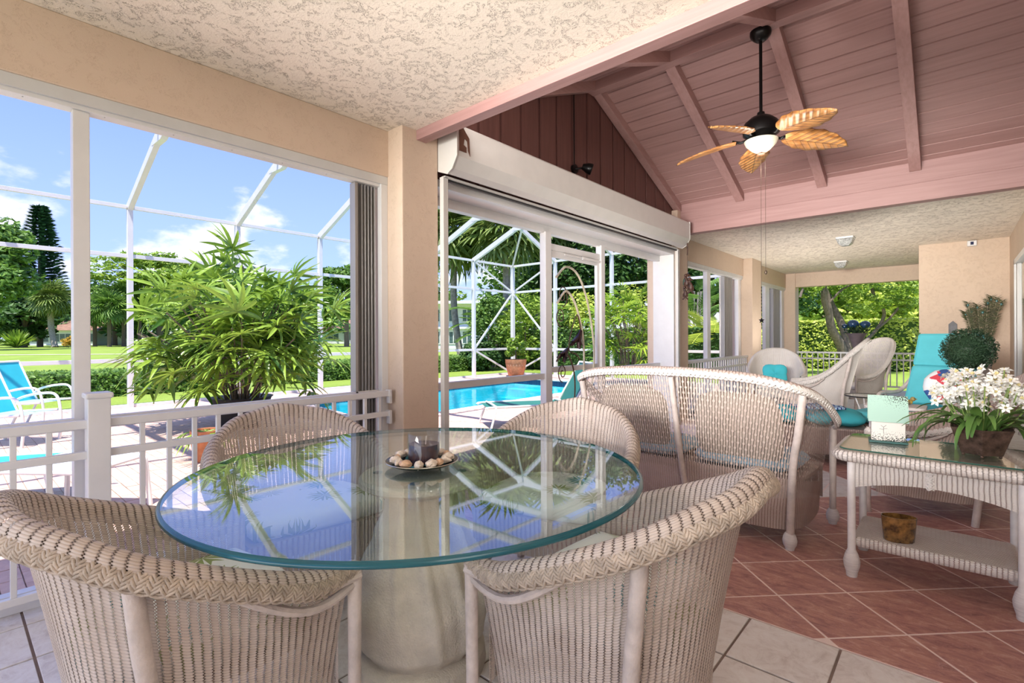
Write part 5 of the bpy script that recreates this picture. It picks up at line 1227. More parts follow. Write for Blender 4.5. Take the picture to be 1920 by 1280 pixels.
# blades along the near lawn strip so that it is not flat
PAVE = M('pink_concrete_paver', (0.72, 0.50, 0.41), 0.85, var=0.10, vscale=9, bump=0.3, col2=(0.58, 0.38, 0.31))
COPE = M('pink_coping', (0.74, 0.58, 0.50), 0.8, var=0.08)
dk = struct('floor'); 
POOL = [(-6.95, 5.2), (-7.15, 12.6), (-11.0, 12.6), (-11.0, 6.2), (-9.9, 4.9), (-8.0, 4.7)]
def inside(x, y, poly, grow=0.0):
    s = True
    for i in range(len(poly)):
        a, b_ = poly[i], poly[(i+1) % len(poly)]; ex, ey = b_[0]-a[0], b_[1]-a[1]; l_ = math.hypot(ex, ey)
        if ((x-a[0])*ey-(y-a[1])*ex)/l_ < -grow: s = not True
    return s
ori = sum(POOL[i][0]*POOL[(i+1) % 6][1]-POOL[(i+1) % 6][0]*POOL[i][1] for i in range(6))
PO = POOL if ori < 0 else POOL[::-1]
# base slab in strips around the pool
SL_ = M('sand_bed', (0.50, 0.40, 0.34), 0.95)
for x0, x1, y0, y1 in ((-12.35, -3.35, -5, 4.5), (-12.35, -11.2, 4.5, 14.0), (-6.8, -3.35, 4.5, 14.0), (-11.2, -6.8, 12.8, 14.0)):
    MB().box(x0, x1, y0, y1, ZD-0.2, ZD-0.012).build('paver_bed', SL_, dk)
MB().add([(a, b_, ZD-0.012) for a, b_ in ((-11.25, 4.45), (-6.75, 4.45), (-6.75, 5.2), (-8.0, 4.68), (-9.9, 4.88), (-11.02, 6.2), (-11.25, 6.3))], [(0, 1, 2, 3, 4, 5, 6)]).build('paver_bed', SL_, dk)
pvm = MB().box(-0.097, 0.097, -0.047, 0.047, -0.012, 0.0).mesh('paver', PAVE)
rest = MB(); cnt = 0
for i in range(0, 45):
    for j in range(-45, 140):
        x = -3.46-0.2*i-0.1*(j % 2); y = 0.05+0.1*j
        if y > 13.9 or y < -4.8 or x < -12.25: continue
        if inside(x, y, PO, 0.30): continue
        z = ZD+rs.uniform(-0.0015, 0.0015)
        if i < 12 and 0 <= j < 25:
            o = D.objects.new('paver', pvm); COL.objects.link(o); o.parent = dk; o.location = (x, y, z); o.rotation_euler = (0, 0, rs.uniform(-.01, .01)); cnt += 1
        else:
            rest.add([(x-.097, y-.047, z), (x+.097, y-.047, z), (x+.097, y+.047, z), (x-.097, y+.047, z), (x-.1, y-.05, z-.012), (x+.1, y-.05, z-.012), (x+.1, y+.05, z-.012), (x-.1, y+.05, z-.012)], [(0, 1, 2, 3), (0, 4, 5, 1), (1, 5, 6, 2), (2, 6, 7, 3), (3, 7, 4, 0)])
rest.build('paver', PAVE, dk, kind='stuff')
# pool
pool = struct('swimming_pool')
PLAST = M('turquoise_pool_plaster', (0.05, 0.72, 0.80), 0.7, var=0.10, vscale=1.5); 
PTILE = shadermat('dark_blue_pool_tile', lambda n, L, tc: (ramp(n, n('ShaderNodeTexBrick', i={'Vector': tc.outputs['Object'], 'Scale': 7.0, 'Color1': (0.01, 0.03, 0.12, 1), 'Color2': (0.02, 0.09, 0.20, 1), 'Mortar': (0.25, 0.3, 0.33, 1)}).outputs[0], [(0, (0.01, 0.02, 0.08)), (0.3, (0.12, 0.16, 0.22))]), None), rough=0.2)
def wall_loop(poly, z0, z1, name, mat):
    mb = MB(); m_ = len(poly)
    for i in range(m_):
        a, b_ = poly[i], poly[(i+1) % m_]; mb.add([(a[0], a[1], z0), (b_[0], b_[1], z0), (b_[0], b_[1], z1), (a[0], a[1], z1)], [(0, 1, 2, 3)])
    return mb.build(name, mat, pool)
wall_loop(PO, -1.3, -0.30, 'basin_wall', PLAST); wall_loop(PO, -0.30, ZD-0.0, 'tile_band', PTILE)
MB().add([(a, b_, -1.25) for a, b_ in PO], [tuple(range(6))]).build('basin_floor', PLAST, pool)
for k in range(3): MB().box(-11.0+0.0, -7.1, 12.6-0.35*(k+1), 12.6-0.35*k, -1.25, -0.45-0.25*k).build('step', PLAST, pool)
def schlick(n, f0, normal=None, k=1.0):
    g = n('ShaderNodeNewGeometry'); nm = normal if normal is not None else g.outputs['Normal']
    d = n('ShaderNodeVectorMath', operation='DOT_PRODUCT', i={0: nm, 1: g.outputs['Incoming']}); ab = n('ShaderNodeMath', operation='ABSOLUTE', i={0: d.outputs['Value']})
    o = n('ShaderNodeMath', operation='SUBTRACT', i={0: 1.0, 1: ab.outputs[0]}); p = n('ShaderNodeMath', operation='POWER', i={0: o.outputs[0], 1: 5.0})
    return n('ShaderNodeMath', operation='MULTIPLY_ADD', i={0: p.outputs[0], 1: (1-f0)*k, 2: f0*k}).outputs[0]
WAT = D.materials.new('pool_water'); WAT.use_nodes = True; WAT.node_tree.nodes.clear(); n, L = node_tree(WAT.node_tree)
tc = n('ShaderNodeTexCoord'); mpw = n('ShaderNodeMapping', i={0: tc.outputs['Object']}); mpw.inputs['Scale'].default_value = (1, 0.6, 1)
nz = n('ShaderNodeTexNoise', i={'Vector': mpw.outputs[0], 'Scale': 4.0, 'Detail': 3.0, 'Distortion': 0.6}); bp = n('ShaderNodeBump', i={'Height': nz.outputs[0], 'Strength': 0.12, 'Distance': 0.06})
tr = n('ShaderNodeBsdfTransparent', i={0: (0.55, 0.93, 0.98, 1)}); gl = n('ShaderNodeBsdfGlossy', i={0: (1, 1, 1, 1), 'Roughness': 0.02, 'Normal': bp.outputs[0]})
mx = n('ShaderNodeMixShader', i={0: schlick(n, 0.02, bp.outputs[0], 0.5), 1: tr.outputs[0], 2: gl.outputs[0]}); n('ShaderNodeOutputMaterial', i={0: mx.outputs[0]})
MB().add([(a, b_, ZD-0.12) for a, b_ in PO], [tuple(range(6))]).build('water', WAT, pool)
for i in range(6):
    a, b_ = Vector(PO[i]), Vector(PO[(i+1) % 6]); e = (b_-a); l_ = e.length; e.normalize(); o_ = Vector((-e.y, e.x)); k = max(1, round(l_/0.33))
    if inside((a.x+b_.x)/2+o_.x*0.1, (a.y+b_.y)/2+o_.y*0.1, PO): o_ = -o_
    for j in range(k):
        c0 = a+e*(l_*j/k+0.004); c1 = a+e*(l_*(j+1)/k-0.004)
        q = [c0-o_*0.03, c1-o_*0.03, c1+o_*0.29, c0+o_*0.29]
        mb = MB(); vs = [(p.x, p.y, ZD-0.035) for p in q]+[(p.x, p.y, ZD+0.01) for p in q]; mb.add(vs, [(3, 2, 1, 0), (4, 5, 6, 7), (0, 1, 5, 4), (1, 2, 6, 5), (2, 3, 7, 6), (3, 0, 4, 7)]); mb.build('coping_stone', COPE, pool, bevel=0.008)
# ---------------------------------------------------------------- screen enclosure
cg = thing('pool_cage', 'white aluminium frame of the mansard pool enclosure', 'enclosure', (0, 0, 0))
XC, YC = -12.18, 13.87
ZE_, ZT_, XT, YT = 3.83, 4.76, -9.97, 11.87
def cb(a, b_, w_, h_, nm): 
    MB().bar(a, b_, w_, h_).build(nm, WHITE, cg, bevel=0.004)
PY_ = [-3.45, -1.48, 0.48, 2.45, 4.43, 6.40, 8.37, 10.1, 11.87]
for y in PY_:
    MB().box(XC-0.06, XC+0.06, y-0.045, y+0.045, ZD, ZE_).build('post', WHITE, cg, bevel=0.004)
    cb((XC, y, ZE_), (XT, y, ZT_), 0.09, 0.15, 'slanted_beam'); cb((XT-0.05, y, ZT_), (-3.6, y, ZT_), 0.09, 0.15, 'roof_beam')
    MB().prism([(XT-0.42, ZT_-0.19), (XT+0.05, ZT_+0.06), (XT+0.50, ZT_-0.07), (XT+0.10, ZT_-0.2)][::-1], 1, y-0.05, y+0.05).build('gusset', WHITE, cg)
MB().box(XC-0.06, XC+0.06, YC-0.06, YC+0.06, ZD, ZE_).build('post', WHITE, cg, bevel=0.004)
PX_ = [-10.24, -8.05, -5.9]
for x in PX_:
    MB().box(x-0.045, x+0.045, YC-0.06, YC+0.06, ZD, ZE_).build('post', WHITE, cg, bevel=0.004)
    cb((x, YC, ZE_), (x, YT, ZT_), 0.08, 0.13, 'slanted_beam')
cb((XC, YC, ZE_), (XT, YT, ZT_), 0.05, 0.08, 'hip_beam')
for z in (0.82, 2.87, ZE_):
    cb((XC, -3.5, z), (XC, YC, z), 0.05, 0.075, 'rail'); cb((XC, YC, z), (-3.9, YC, z), 0.05, 0.075, 'rail')
cb((XC, -3.5, ZD+0.03), (XC, YC, ZD+0.03), 0.05, 0.06, 'rail'); cb((XC, YC, ZD+0.03), (-3.9, YC, ZD+0.03), 0.05, 0.06, 'rail')
cb((XT, -3.5, ZT_), (XT, YT, ZT_), 0.05, 0.09, 'purlin'); cb((XT, YT, ZT_), (-3.6, YT, ZT_), 0.05, 0.09, 'purlin')
for x in (-7.8, -5.6): cb((x, -3.5, ZT_), (x, YT, ZT_), 0.05, 0.07, 'purlin')
for a, b_ in (((XC, YT, ZE_), (XC, YC, 2.87)), ((XC, YC, 2.87), (XC, YT, 0.82)), ((XC, YT, 0.82), (XC, YC, ZD)), ((-10.24, YC, ZE_), (XC, YC, 2.87)), ((XC, YC, 2.87), (-10.24, YC, 0.82)), ((-10.24, YC, 0.82), (XC, YC, ZD))): cb(a, b_, 0.045, 0.06, 'brace')
# ---------------------------------------------------------------- leaves and plants
def leafquads(mb, pts_normals, size, rs, fold=0.3, asp=0.5):
    for p, d in pts_normals:
        t1 = Vector((rs.uniform(-1, 1), rs.uniform(-1, 1), rs.uniform(-0.6, 0.6)))
        t1 = t1.normalized(); s_ = size*rs.uniform(0.6, 1.3); t2 = t1.cross(d+Vector((rs.uniform(-.6, .6), rs.uniform(-.6, .6), rs.uniform(-.2, .6))))
        if t2.length < 0.1: continue
        t2.normalize(); a = p-t1*s_; c = p+t1*s_; nn = t1.cross(t2)*s_*fold*0.3
        mb.add([tuple(a), tuple(p+t2*s_*asp+nn), tuple(c), tuple(p-t2*s_*asp+nn)], [(0, 1, 2, 3)])
def crown_pts(c, r, nclump, per, rs, clump=0.33):
    out = []
    for k in range(nclump):
        while True:
            q = Vector((rs.uniform(-1, 1), rs.uniform(-1, 1), rs.uniform(-1, 1)))
            if 0.25 < q.length < 1: break
        q = q.normalized()*(0.45+0.5*rs.random())
        cc = Vector((c[0]+q.x*r[0], c[1]+q.y*r[1], c[2]+q.z*r[2])); rr = clump*rs.uniform(0.6, 1.2)
        for j in range(per):
            d = Vector((rs.gauss(0, 1), rs.gauss(0, 1), rs.gauss(0, 1))).normalized()
            out.append((cc+Vector((d.x*rr*r[0], d.y*rr*r[1], d.z*rr*r[2]*0.75))*rs.uniform(0.75, 1), d+Vector((0, 0, 0.6))))
    return out
G_BR = leafmat('bright_green_leaf', (0.38, 0.52, 0.07), (0.09, 0.20, 0.025))
G_MD = leafmat('mid_green_leaf', (0.24, 0.40, 0.08), (0.05, 0.13, 0.025))
G_DK = leafmat('dark_green_leaf', (0.12, 0.24, 0.06), (0.025, 0.07, 0.02))
G_YL = leafmat('yellow_green_leaf', (0.74, 0.80, 0.16), (0.30, 0.42, 0.06))
G_CN = leafmat('conifer_needle', (0.05, 0.14, 0.07), (0.012, 0.045, 0.03), 0.6, 0.1)
G_PM = leafmat('palm_frond_green', (0.30, 0.38, 0.10), (0.07, 0.14, 0.03), 0.4, 0.25)
G_RH = leafmat('fan_palm_leaf', (0.33, 0.49, 0.07), (0.03, 0.11, 0.02), 0.30, 0.32, 2.0)
BARK = M('grey_brown_bark', (0.22, 0.17, 0.13), 0.95, var=0.25, vscale=12, bump=0.6, bscale=30)
BARKG = M('pale_grey_bark', (0.42, 0.38, 0.33), 0.95, var=0.25, vscale=8, bump=0.6, bscale=30)
def tree(name, label, base, h, r, mat, nclump=40, per=60, leaf=0.2, trunk=0.25, seed=1, group=None, hz=None, cat='tree', clump=0.33, kind=None, lean=(0, 0)):
    rs = random.Random(seed); t = thing(name, label, cat, tuple(base), 0, group)
    cz = h-r[2]*0.9
    MB().tube(spline([(0, 0, 0), (lean[0]*.3, lean[1]*.3, cz*0.5), (lean[0], lean[1], cz)], 5), [trunk*(1-0.05*k) for k in range(11)], 8).build('trunk', BARK, t, smooth=True)
    mbb = MB()
    for k in range(6):
        a = k*1.05+rs.random(); mbb.tube([(lean[0]*.6, lean[1]*.6, cz*0.55), (lean[0]+r[0]*.35*cos(a), lean[1]+r[1]*.35*sin(a), cz*0.9), (lean[0]+r[0]*.7*cos(a), lean[1]+r[1]*.7*sin(a), cz+r[2]*rs.uniform(0, .4))], [trunk*.5, trunk*.3, trunk*.1], 6)
    mbb.build('branches', BARK, t, smooth=True)
    mb = MB(); leafquads(mb, crown_pts((lean[0], lean[1], cz), r, nclump, per, rs, clump), leaf, rs); mb.build('crown', mat, t)
    return t
def bush(name, label, base, r, mat, n_=1500, leaf=0.06, seed=1, group=None, cat='shrub'):
    rs = random.Random(seed); t = thing(name, label, cat, tuple(base), 0, group)
    MB().tube([(0, 0, 0), (0, 0, r[2])], [0.04, 0.02], 6).build('stem', BARK, t)
    mb = MB(); leafquads(mb, crown_pts((0, 0, r[2]), r, max(8, n_//70), 70, rs, 0.38), leaf, rs); mb.build('foliage', mat, t); return t
def fan_mesh(nl, L_, wd, spread, rs, droop=0.25, pet=0.35, pw=0.006, folds=True):
    # petiole along +x then leaflets fanning from its tip
    mb = MB(); mb.tube([(0, 0, 0), (pet*.5, 0, pet*0.08), (pet, 0, 0.02*pet)], [pw, pw*.8, pw*.7], 4)
    for k in range(nl):
        a = (k/(nl-1)-0.5)*spread+rs.uniform(-.05, .05); ln = L_*(1-0.18*abs(a)/(spread/2))*rs.uniform(0.9, 1.08); d = Vector((cos(a), sin(a), 0)); s = Vector((-sin(a), cos(a), 0)); tw = rs.uniform(-.4, .4)
        row = []; N = 5
        for j in range(N+1):
            q = j/N; w_ = wd*(0.25+0.75*sin(PI*min(1, 0.15+q*0.62)))*(1-q**5*0.85); z = -droop*ln*q*q+0.04*ln*q; c = Vector((pet, 0, 0))+d*ln*q+Vector((0, 0, z)); up = Vector((0, 0, w_*(0.5+tw)))
            row += [tuple(c-s*w_+up*0.6), tuple(c), tuple(c+s*w_+up*(0.6-tw))]
        mb.add(row, [(j*3+i, j*3+i+1, (j+1)*3+i+1, (j+1)*3+i) for j in range(N) for i in (0, 1)])
    return mb
def rhapis(name, label, base, rx, hmin, hmax, nst, nleaf, mat, seed, L_=0.30, wd=0.017, cat='plant', group=None, stuff=False, scale=1.0):
    rs = random.Random(seed); t = thing(name, label, cat, tuple(base), 0, group)
    M8 = [fan_mesh(rs.choice((7, 8, 9, 10)), L_*scale, wd*scale, rs.uniform(3.0, 4.4), rs, rs.uniform(0.15, 0.6), 0.30*scale).mesh('leaf', mat) for _ in range(8)]
    st = MB(); tips = []
    for k in range(nst):
        a = rs.uniform(0, 2*PI); r0 = rs.uniform(0, 0.28)*scale; r1 = rx*math.sqrt(rs.random())*0.75; h = hmin+(hmax-hmin)*(1-(r1/rx)**1.6)*rs.uniform(0.75, 1.0)
        p0 = Vector((r0*cos(a), r0*sin(a), 0.3)); p1 = Vector((r1*cos(a), r1*sin(a), h)); mid = p0.lerp(p1, 0.5)+Vector((-0.1*cos(a), -0.1*sin(a), 0.1))
        st.tube(spline([p0, mid, p1], 4), 0.011*scale, 5); tips.append((p0, mid, p1, a))
    st.build('stems', BARK, t, smooth=True)
    for k in range(nleaf):
        p0, mid, p1, a = tips[k % nst]; q = rs.uniform(0.12, 1.0) if k >= nst else 1.0; p = (p0.lerp(mid, q*2) if q < .5 else mid.lerp(p1, q*2-1))
        if q < 0.5: p = p+Vector((cos(a), sin(a), 0))*rs.uniform(0.1, 0.6)*scale+Vector((0, 0, rs.uniform(0, 0.25)))
        az = a+rs.gauss(0, 1.1) if q < 0.9 else rs.uniform(0, 6.28); el = rs.uniform(-0.25, 0.75) if q < 0.85 else rs.uniform(0.3, 1.5)
        o = D.objects.new('leaf', rs.choice(M8)); COL.objects.link(o); o.parent = t; o.location = p; s_ = rs.uniform(0.8, 1.25); o.scale = (s_, s_, s_)
        o.rotation_euler = Euler((rs.uniform(-.5, .5), -el, az))
    return t
# big fan palm clump in a planter
BP = W(452, 7.75)
rp = rhapis('fan_palm_bush', 'huge leafy fan palm clump in a dark pot on the pool deck behind the railing', BP, 1.85, 0.80, 2.50, 56, 298, G_RH, 5, L_=0.42, wd=0.026, cat='plant')
MB().lathe([(0, 0), (0.30, 0), (0.42, 0.42), (0.45, 0.45), (0.40, 0.45), (0, 0.40)], seg=28).build('pot', M('black_plastic_pot', (0.02, 0.02, 0.022), 0.5), rp, smooth=True)
TERR = M('terracotta', (0.62, 0.24, 0.11), 0.8, var=0.2, vscale=12)
def clay(name, label, base, r, h, shrub=None):
    t = thing(name, label, 'planter', tuple(base)); MB().lathe([(0, 0), (r*.72, 0), (r*.80, h*.08), (r*.98, h*.6), (r, h*.72), (r*1.03, h*.74), (r*1.05, h), (r*.93, h), (r*.9, h*.8), (0, h*.8)], seg=36).build('pot', TERR, t, smooth=True)
    return t
c1 = clay('clay_pot', 'terracotta pot on the pool deck behind the across-table chair', W(386, 5.55), 0.15, 0.34)
mb = MB(); rs = random.Random(8)
for k in range(14):
    a = k*1.3; m_ = fan_mesh(3, 0.25, 0.012, 0.8, rs, 0.8, 0.15); mb.add([tuple(Matrix.Rotation(a, 3, 'Z') @ Vector(v)+Vector((0, 0, 0.32))) for v in m_.v], m_.f)
mb.build('foliage', G_RH, c1)
c2_ = thing('clay_pot', 'orange lattice-patterned terracotta pot with green shrub at the far corner of the pool', 'planter', tuple(W(967, 17.2)))
MB().lathe([(0, 0), (0.22, 0), (0.26, 0.04), (0.33, 0.30), (0.34, 0.42), (0.355, 0.44), (0.365, 0.58), (0.33, 0.58), (0, 0.5)], seg=36).build('pot', TERR, c2_, smooth=True)
mb = MB()
for k in range(20):
    for s in (-1, 1): mb.tube([((0.235+0.028*j)*cos(2*PI*k/20+s*j*0.12), (0.235+0.028*j)*sin(2*PI*k/20+s*j*0.12), 0.04+0.095*j) for j in range(5)], 0.008, 4)
mb.build('lattice', M('pale_clay', (0.72, 0.40, 0.25), 0.8), c2_, smooth=True)
mb = MB(); rs = random.Random(12); leafquads(mb, crown_pts((0, 0, 0.95), (0.42, 0.42, 0.40), 22, 60, rs, 0.35), 0.055, rs); mb.build('foliage', G_BR, c2_); MB().tube([(0, 0, .45), (0, 0, 1)], 0.02, 6).build('stem', BARK, c2_)
rhapis('fan_palm_bush', 'bright yellow-green fan palms inside the enclosure seen right of the screen door', (-6.75, 12.6, ZD), 1.25, 1.0, 2.55, 34, 170, leafmat('sunlit_fan_palm_leaf', (0.42, 0.58, 0.06), (0.06, 0.17, 0.02), 0.35, 0.4, 2.0), 15, L_=0.36, wd=0.020)
# hedges: box of small leaves
def hedge(name, label, a, b_, wd, z1, mat, n_, leaf, seed):
    rs = random.Random(seed); a = Vector(a); b_ = Vector(b_); e = b_-a; l_ = e.length; e.normalize(); s = Vector((-e.y, e.x, 0)); t = thing(name, label, 'hedge', tuple(a))
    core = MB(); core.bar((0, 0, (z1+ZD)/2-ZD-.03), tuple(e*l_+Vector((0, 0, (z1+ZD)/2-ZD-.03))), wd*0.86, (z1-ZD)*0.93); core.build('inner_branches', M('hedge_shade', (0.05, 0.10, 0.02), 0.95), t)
    P = []
    for k in range(n_):
        u = rs.random()*l_; f = rs.random(); hh = z1-ZD
        if f < 0.42: p = e*u+s*rs.uniform(-.5, .5)*wd+Vector((0, 0, hh+rs.uniform(-.05, .04))); d = Vector((0, 0, 1))
        elif f < 0.8: p = e*u-s*wd*.5*rs.uniform(0.92, 1.04)+Vector((0, 0, rs.uniform(0, hh))); d = -s
        else: p = e*u+s*wd*.5+Vector((0, 0, rs.uniform(0, hh))); d = s
        P.append((p, d))
    mb = MB(); leafquads(mb, P, leaf, rs); mb.build('foliage', mat, t, kind='stuff'); return t
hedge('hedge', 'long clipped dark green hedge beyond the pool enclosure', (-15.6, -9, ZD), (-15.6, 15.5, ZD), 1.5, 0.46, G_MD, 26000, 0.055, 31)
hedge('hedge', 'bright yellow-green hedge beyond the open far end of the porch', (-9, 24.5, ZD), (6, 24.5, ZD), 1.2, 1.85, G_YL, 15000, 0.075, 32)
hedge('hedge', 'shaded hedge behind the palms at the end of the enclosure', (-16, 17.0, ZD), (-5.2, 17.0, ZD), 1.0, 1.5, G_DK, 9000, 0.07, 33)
# ---------------------------------------------------------------- distant trees
def wtree(name, label, px, depth, ytop, rpx, mat, yl=None, seed=1, **k):
    h = H(ytop, depth)-ZD; r = rpx/941.6*depth; rz_ = k.pop('rz', None); rz_ = rz_/941.6*depth if rz_ else r*0.8
    return tree(name, label, W(px, depth), h, (r, r, rz_), mat, seed=seed, **k)
wtree('broad_tree', 'tall light green feathery tree at the left edge of the lawn', -25, 62, 415, 75, G_MD, seed=2, nclump=70, per=110, leaf=0.42, rz=85, trunk=0.5)
wtree('broad_tree', 'low dark evergreen mass below the tall pointed pine', 45, 84, 545, 60, G_DK, seed=3, nclump=60, per=80, leaf=0.5, rz=45, trunk=0.5)
# Norfolk pine
rs = random.Random(6)
nf = thing('pine_tree', 'tall pointed dark pine rising above the lawn trees', 'tree', tuple(W(75, 88)))
hN = H(378, 88)-ZD
MB().tube([(0, 0, 0), (0, 0, hN)], [0.45, 0.05], 8).build('trunk', BARK, nf, smooth=True)
mb = MB()
for k in range(34):
    z = hN*(0.22+0.77*k/34); rr = 4.6*(1-(z/hN))**0.7+0.3
    for j in range(9):
        a = j*2*PI/9+k*0.7; 
        for i in range(26):
            q = rs.uniform(0.1, 1.0); p = Vector((rr*q*cos(a), rr*q*sin(a), z+0.10*rr*q*q+rs.uniform(-.12, .1))); d = Vector((cos(a+rs.uniform(-.8, .8)), sin(a+rs.uniform(-.8, .8)), rs.uniform(0, .4))); s = d.cross(Vector((0, 0, 1))).normalized()
            mb.add([tuple(p), tuple(p+s*.2+d*.35+Vector((0,0,.1))), tuple(p+d*.9), tuple(p-s*.2+d*.35)], [(0, 1, 2, 3)])
mb.build('crown', G_CN, nf)
# sabal palms
def sabal(label, base, h, cr, seed, nf_=46, mat=None, lean=0.0, tr=0.18, dead=True, barkm=None, group=None):
    rs = random.Random(seed); t = thing('palm_tree', label, 'tree', tuple(base), 0, group); top = Vector((lean, lean*.4, h))
    MB().tube(spline([(0, 0, 0), (lean*1.3, lean*.3, h*.45), top], 8), [tr*1.25]+[tr]*15+[tr*1.3], 10).build('trunk', barkm or BARKG, t, smooth=True)
    FM_ = [fan_mesh(16, cr*0.62, cr*0.032, rs.uniform(3.6, 4.8), rs, rs.uniform(0.3, 0.8), cr*0.45, cr*0.01).mesh('frond', mat or G_PM) for _ in range(4)]
    for k in range(nf_):
        az = k*2.4+rs.uniform(-.2, .2); el = 1.35-2.4*(k/nf_)+rs.uniform(-.15, .15)
        o = D.objects.new('frond', rs.choice(FM_)); COL.objects.link(o); o.parent = t; o.location = top+Vector((0, 0, cr*.1)); o.rotation_euler = (rs.uniform(-.4, .4), -el, az); s_ = rs.uniform(.85, 1.1); o.scale = (s_,)*3
    return t
sabal('single fan palm with grey curved trunk standing on the lawn in front of the pine', W(103, 80), H(560, 80)-ZD, 3.4, 41, tr=0.42, lean=-1.0, nf_=60)
for k, (px, d, yt, cr) in enumerate(((205, 84, 575, 3.2), (232, 88, 560, 3.6), (262, 90, 572, 3.3), (178, 88, 580, 3.0))):
    sabal(['palm with orange-tinged fronds right of the white window post', 'palm in the dark group, behind the slim enclosure post', 'rightmost palm of the dark group, left of the big potted clump', 'palm hidden behind the white window post'][k], W(px, d), H(yt, d)-ZD, cr, 50+k, tr=0.3, barkm=BARK, nf_=36, mat=G_MD, group='palms across the lawn')
wtree('flat_topped_tree', 'wide flat-topped tree spreading above the lawn', 300, 92, 478, 118, G_BR, seed=7, nclump=80, per=95, leaf=0.42, rz=34, trunk=0.6, clump=0.22)
wtree('broad_tree', 'leafy green tree right behind the dark palms across the lawn', 215, 100, 520, 70, G_MD, seed=8, nclump=60, per=80, leaf=0.5, rz=50, trunk=0.5)
wtree('broad_tree', 'rounded light green tree between the fan palm clump and the wide flat tree', 330, 80, 530, 60, G_BR, seed=9, nclump=50, per=80, leaf=0.42, rz=46, trunk=0.4)
wtree('broad_tree', 'bushy tree low behind the fan palm clump', 470, 85, 535, 80, G_MD, seed=10, nclump=50, per=80, leaf=0.45, rz=45, trunk=0.4)
wtree('broad_tree', 'green tree rising beside the folded shutter stack', 650, 75, 492, 55, G_MD, seed=13, nclump=60, per=90, leaf=0.36, rz=60, trunk=0.4)
wtree('broad_tree', 'yellow-green tree behind the right side of the fan palm clump', 590, 78, 545, 50, G_BR, seed=14, nclump=50, per=80, leaf=0.36, rz=42, trunk=0.4)
wtree('broad_tree', 'dense dark tree line at the back left of the lawn', 120, 120, 560, 150, G_DK, seed=16, nclump=90, per=80, leaf=0.7, rz=50, trunk=0.6)
wtree('broad_tree', 'dense dark tree line at the back middle of the lawn', 480, 125, 560, 230, G_DK, seed=17, nclump=120, per=80, leaf=0.8, rz=50, trunk=0.6)
wtree('broad_tree', 'pale green trees on the skyline left of the two-storey building', 800, 110, 540, 90, G_BR, seed=18, nclump=60, per=80, leaf=0.6, rz=52, trunk=0.6)
b_ = thing('agave_bush', 'spiky rounded palmetto bush at the left of the lawn', 'shrub', tuple(W(32, 78)))
mb = MB(); rs = random.Random(3)
for k in range(140):
    a = rs.uniform(0, 6.28); e = rs.uniform(0.1, 1.4); d = Vector((cos(a)*cos(e), sin(a)*cos(e), sin(e))); s = d.cross(Vector((0, 0, 1))).normalized(); mb.add([tuple(s*.12), tuple(d*1.6+s*.16+Vector((0, 0, .2))), tuple(d*3.0), tuple(d*1.6-s*.16+Vector((0, 0, .2)))], [(0, 1, 2, 3)])
mb.build('foliage', G_BR, b_); MB().tube([(0, 0, 0), (0, 0, .4)], .2, 8).build('stem', BARK, b_)
bush('croton_bush', 'orange and yellow low shrub right of the lawn palm', W(128, 76), (1.4, 1.0, 0.9), leafmat('orange_croton_leaf', (0.62, 0.36, 0.04), (0.30, 0.30, 0.05)), 900, 0.2, 44)
# ---------------------------------------------------------------- buildings
HW = M('white_house_wall', (0.74, 0.76, 0.78), 0.8, var=0.05); RF = M('brown_roof_tile', (0.36, 0.20, 0.13), 0.85, var=0.25, vscale=2); WIN = M('grey_green_window', (0.10, 0.17, 0.17), 0.2, var=0.3)
def face_frame(a, b_):
    e = (b_-a); l_ = e.length; e.normalize(); return e, Vector((-e.y, e.x, 0)), l_
def house(name, label, pxa, pxb, depth, floors, fh, nwin, flat=True, deep=9, wh=0.55):
    a, b_ = W(pxa, depth), W(pxb, depth); e, s, l_ = face_frame(a, b_); t = thing(name, label, 'building', tuple(a), math.atan2(e.y, e.x))
    MB().box(0, l_, 0, deep, 0, floors*fh).build('wall', HW, t)
    for f in range(floors):
        z0 = f*fh
        for k in range(nwin):
            x0 = l_*(k+0.12)/nwin; x1 = l_*(k+0.88)/nwin
            fr = MB(); fr.box(x0, x1, -0.08, 0.02, z0+fh*.22, z0+fh*.22+0.08); fr.box(x0, x1, -0.08, 0.02, z0+fh*(.22+wh), z0+fh*(.22+wh)+.08)
            for q in range(4): xx = x0+(x1-x0)*q/3; fr.box(xx-.05, xx+.05, -0.08, 0.02, z0+fh*.22, z0+fh*(.22+wh))
            fo = fr.build('window', WHITE, t); MB().box(x0, x1, -0.03, 0.0, z0+fh*.22, z0+fh*(.22+wh)).build('pane', WIN, fo)
        MB().box(-0.2, l_+0.2, -0.35, 0.1, z0+fh-0.25, z0+fh).build('floor_band', HW, t)
    if flat: MB().box(-0.8, l_+0.8, -1.3, deep+0.5, floors*fh, floors*fh+0.35).build('roof', HW, t, bevel=0.05)
    else: MB().prism([(-1.0, floors*fh), (deep+1, floors*fh), (deep/2, floors*fh+2.2)], 0, -1, l_+1).build('roof', RF, t)
    return t
house('apartment_building', 'white two-storey flat-roofed building seen past the pool through the screened opening', 795, 965, 58, 2, 2.55, 5, True)
house('bungalow', 'low white house with brown roof behind the lawn palm', 55, 180, 104, 1, 3.1, 3, False)
house('bungalow', 'low pale house behind the fan palm clump, left of the folded shutter stack', 560, 720, 112, 1, 3.3, 4, False)
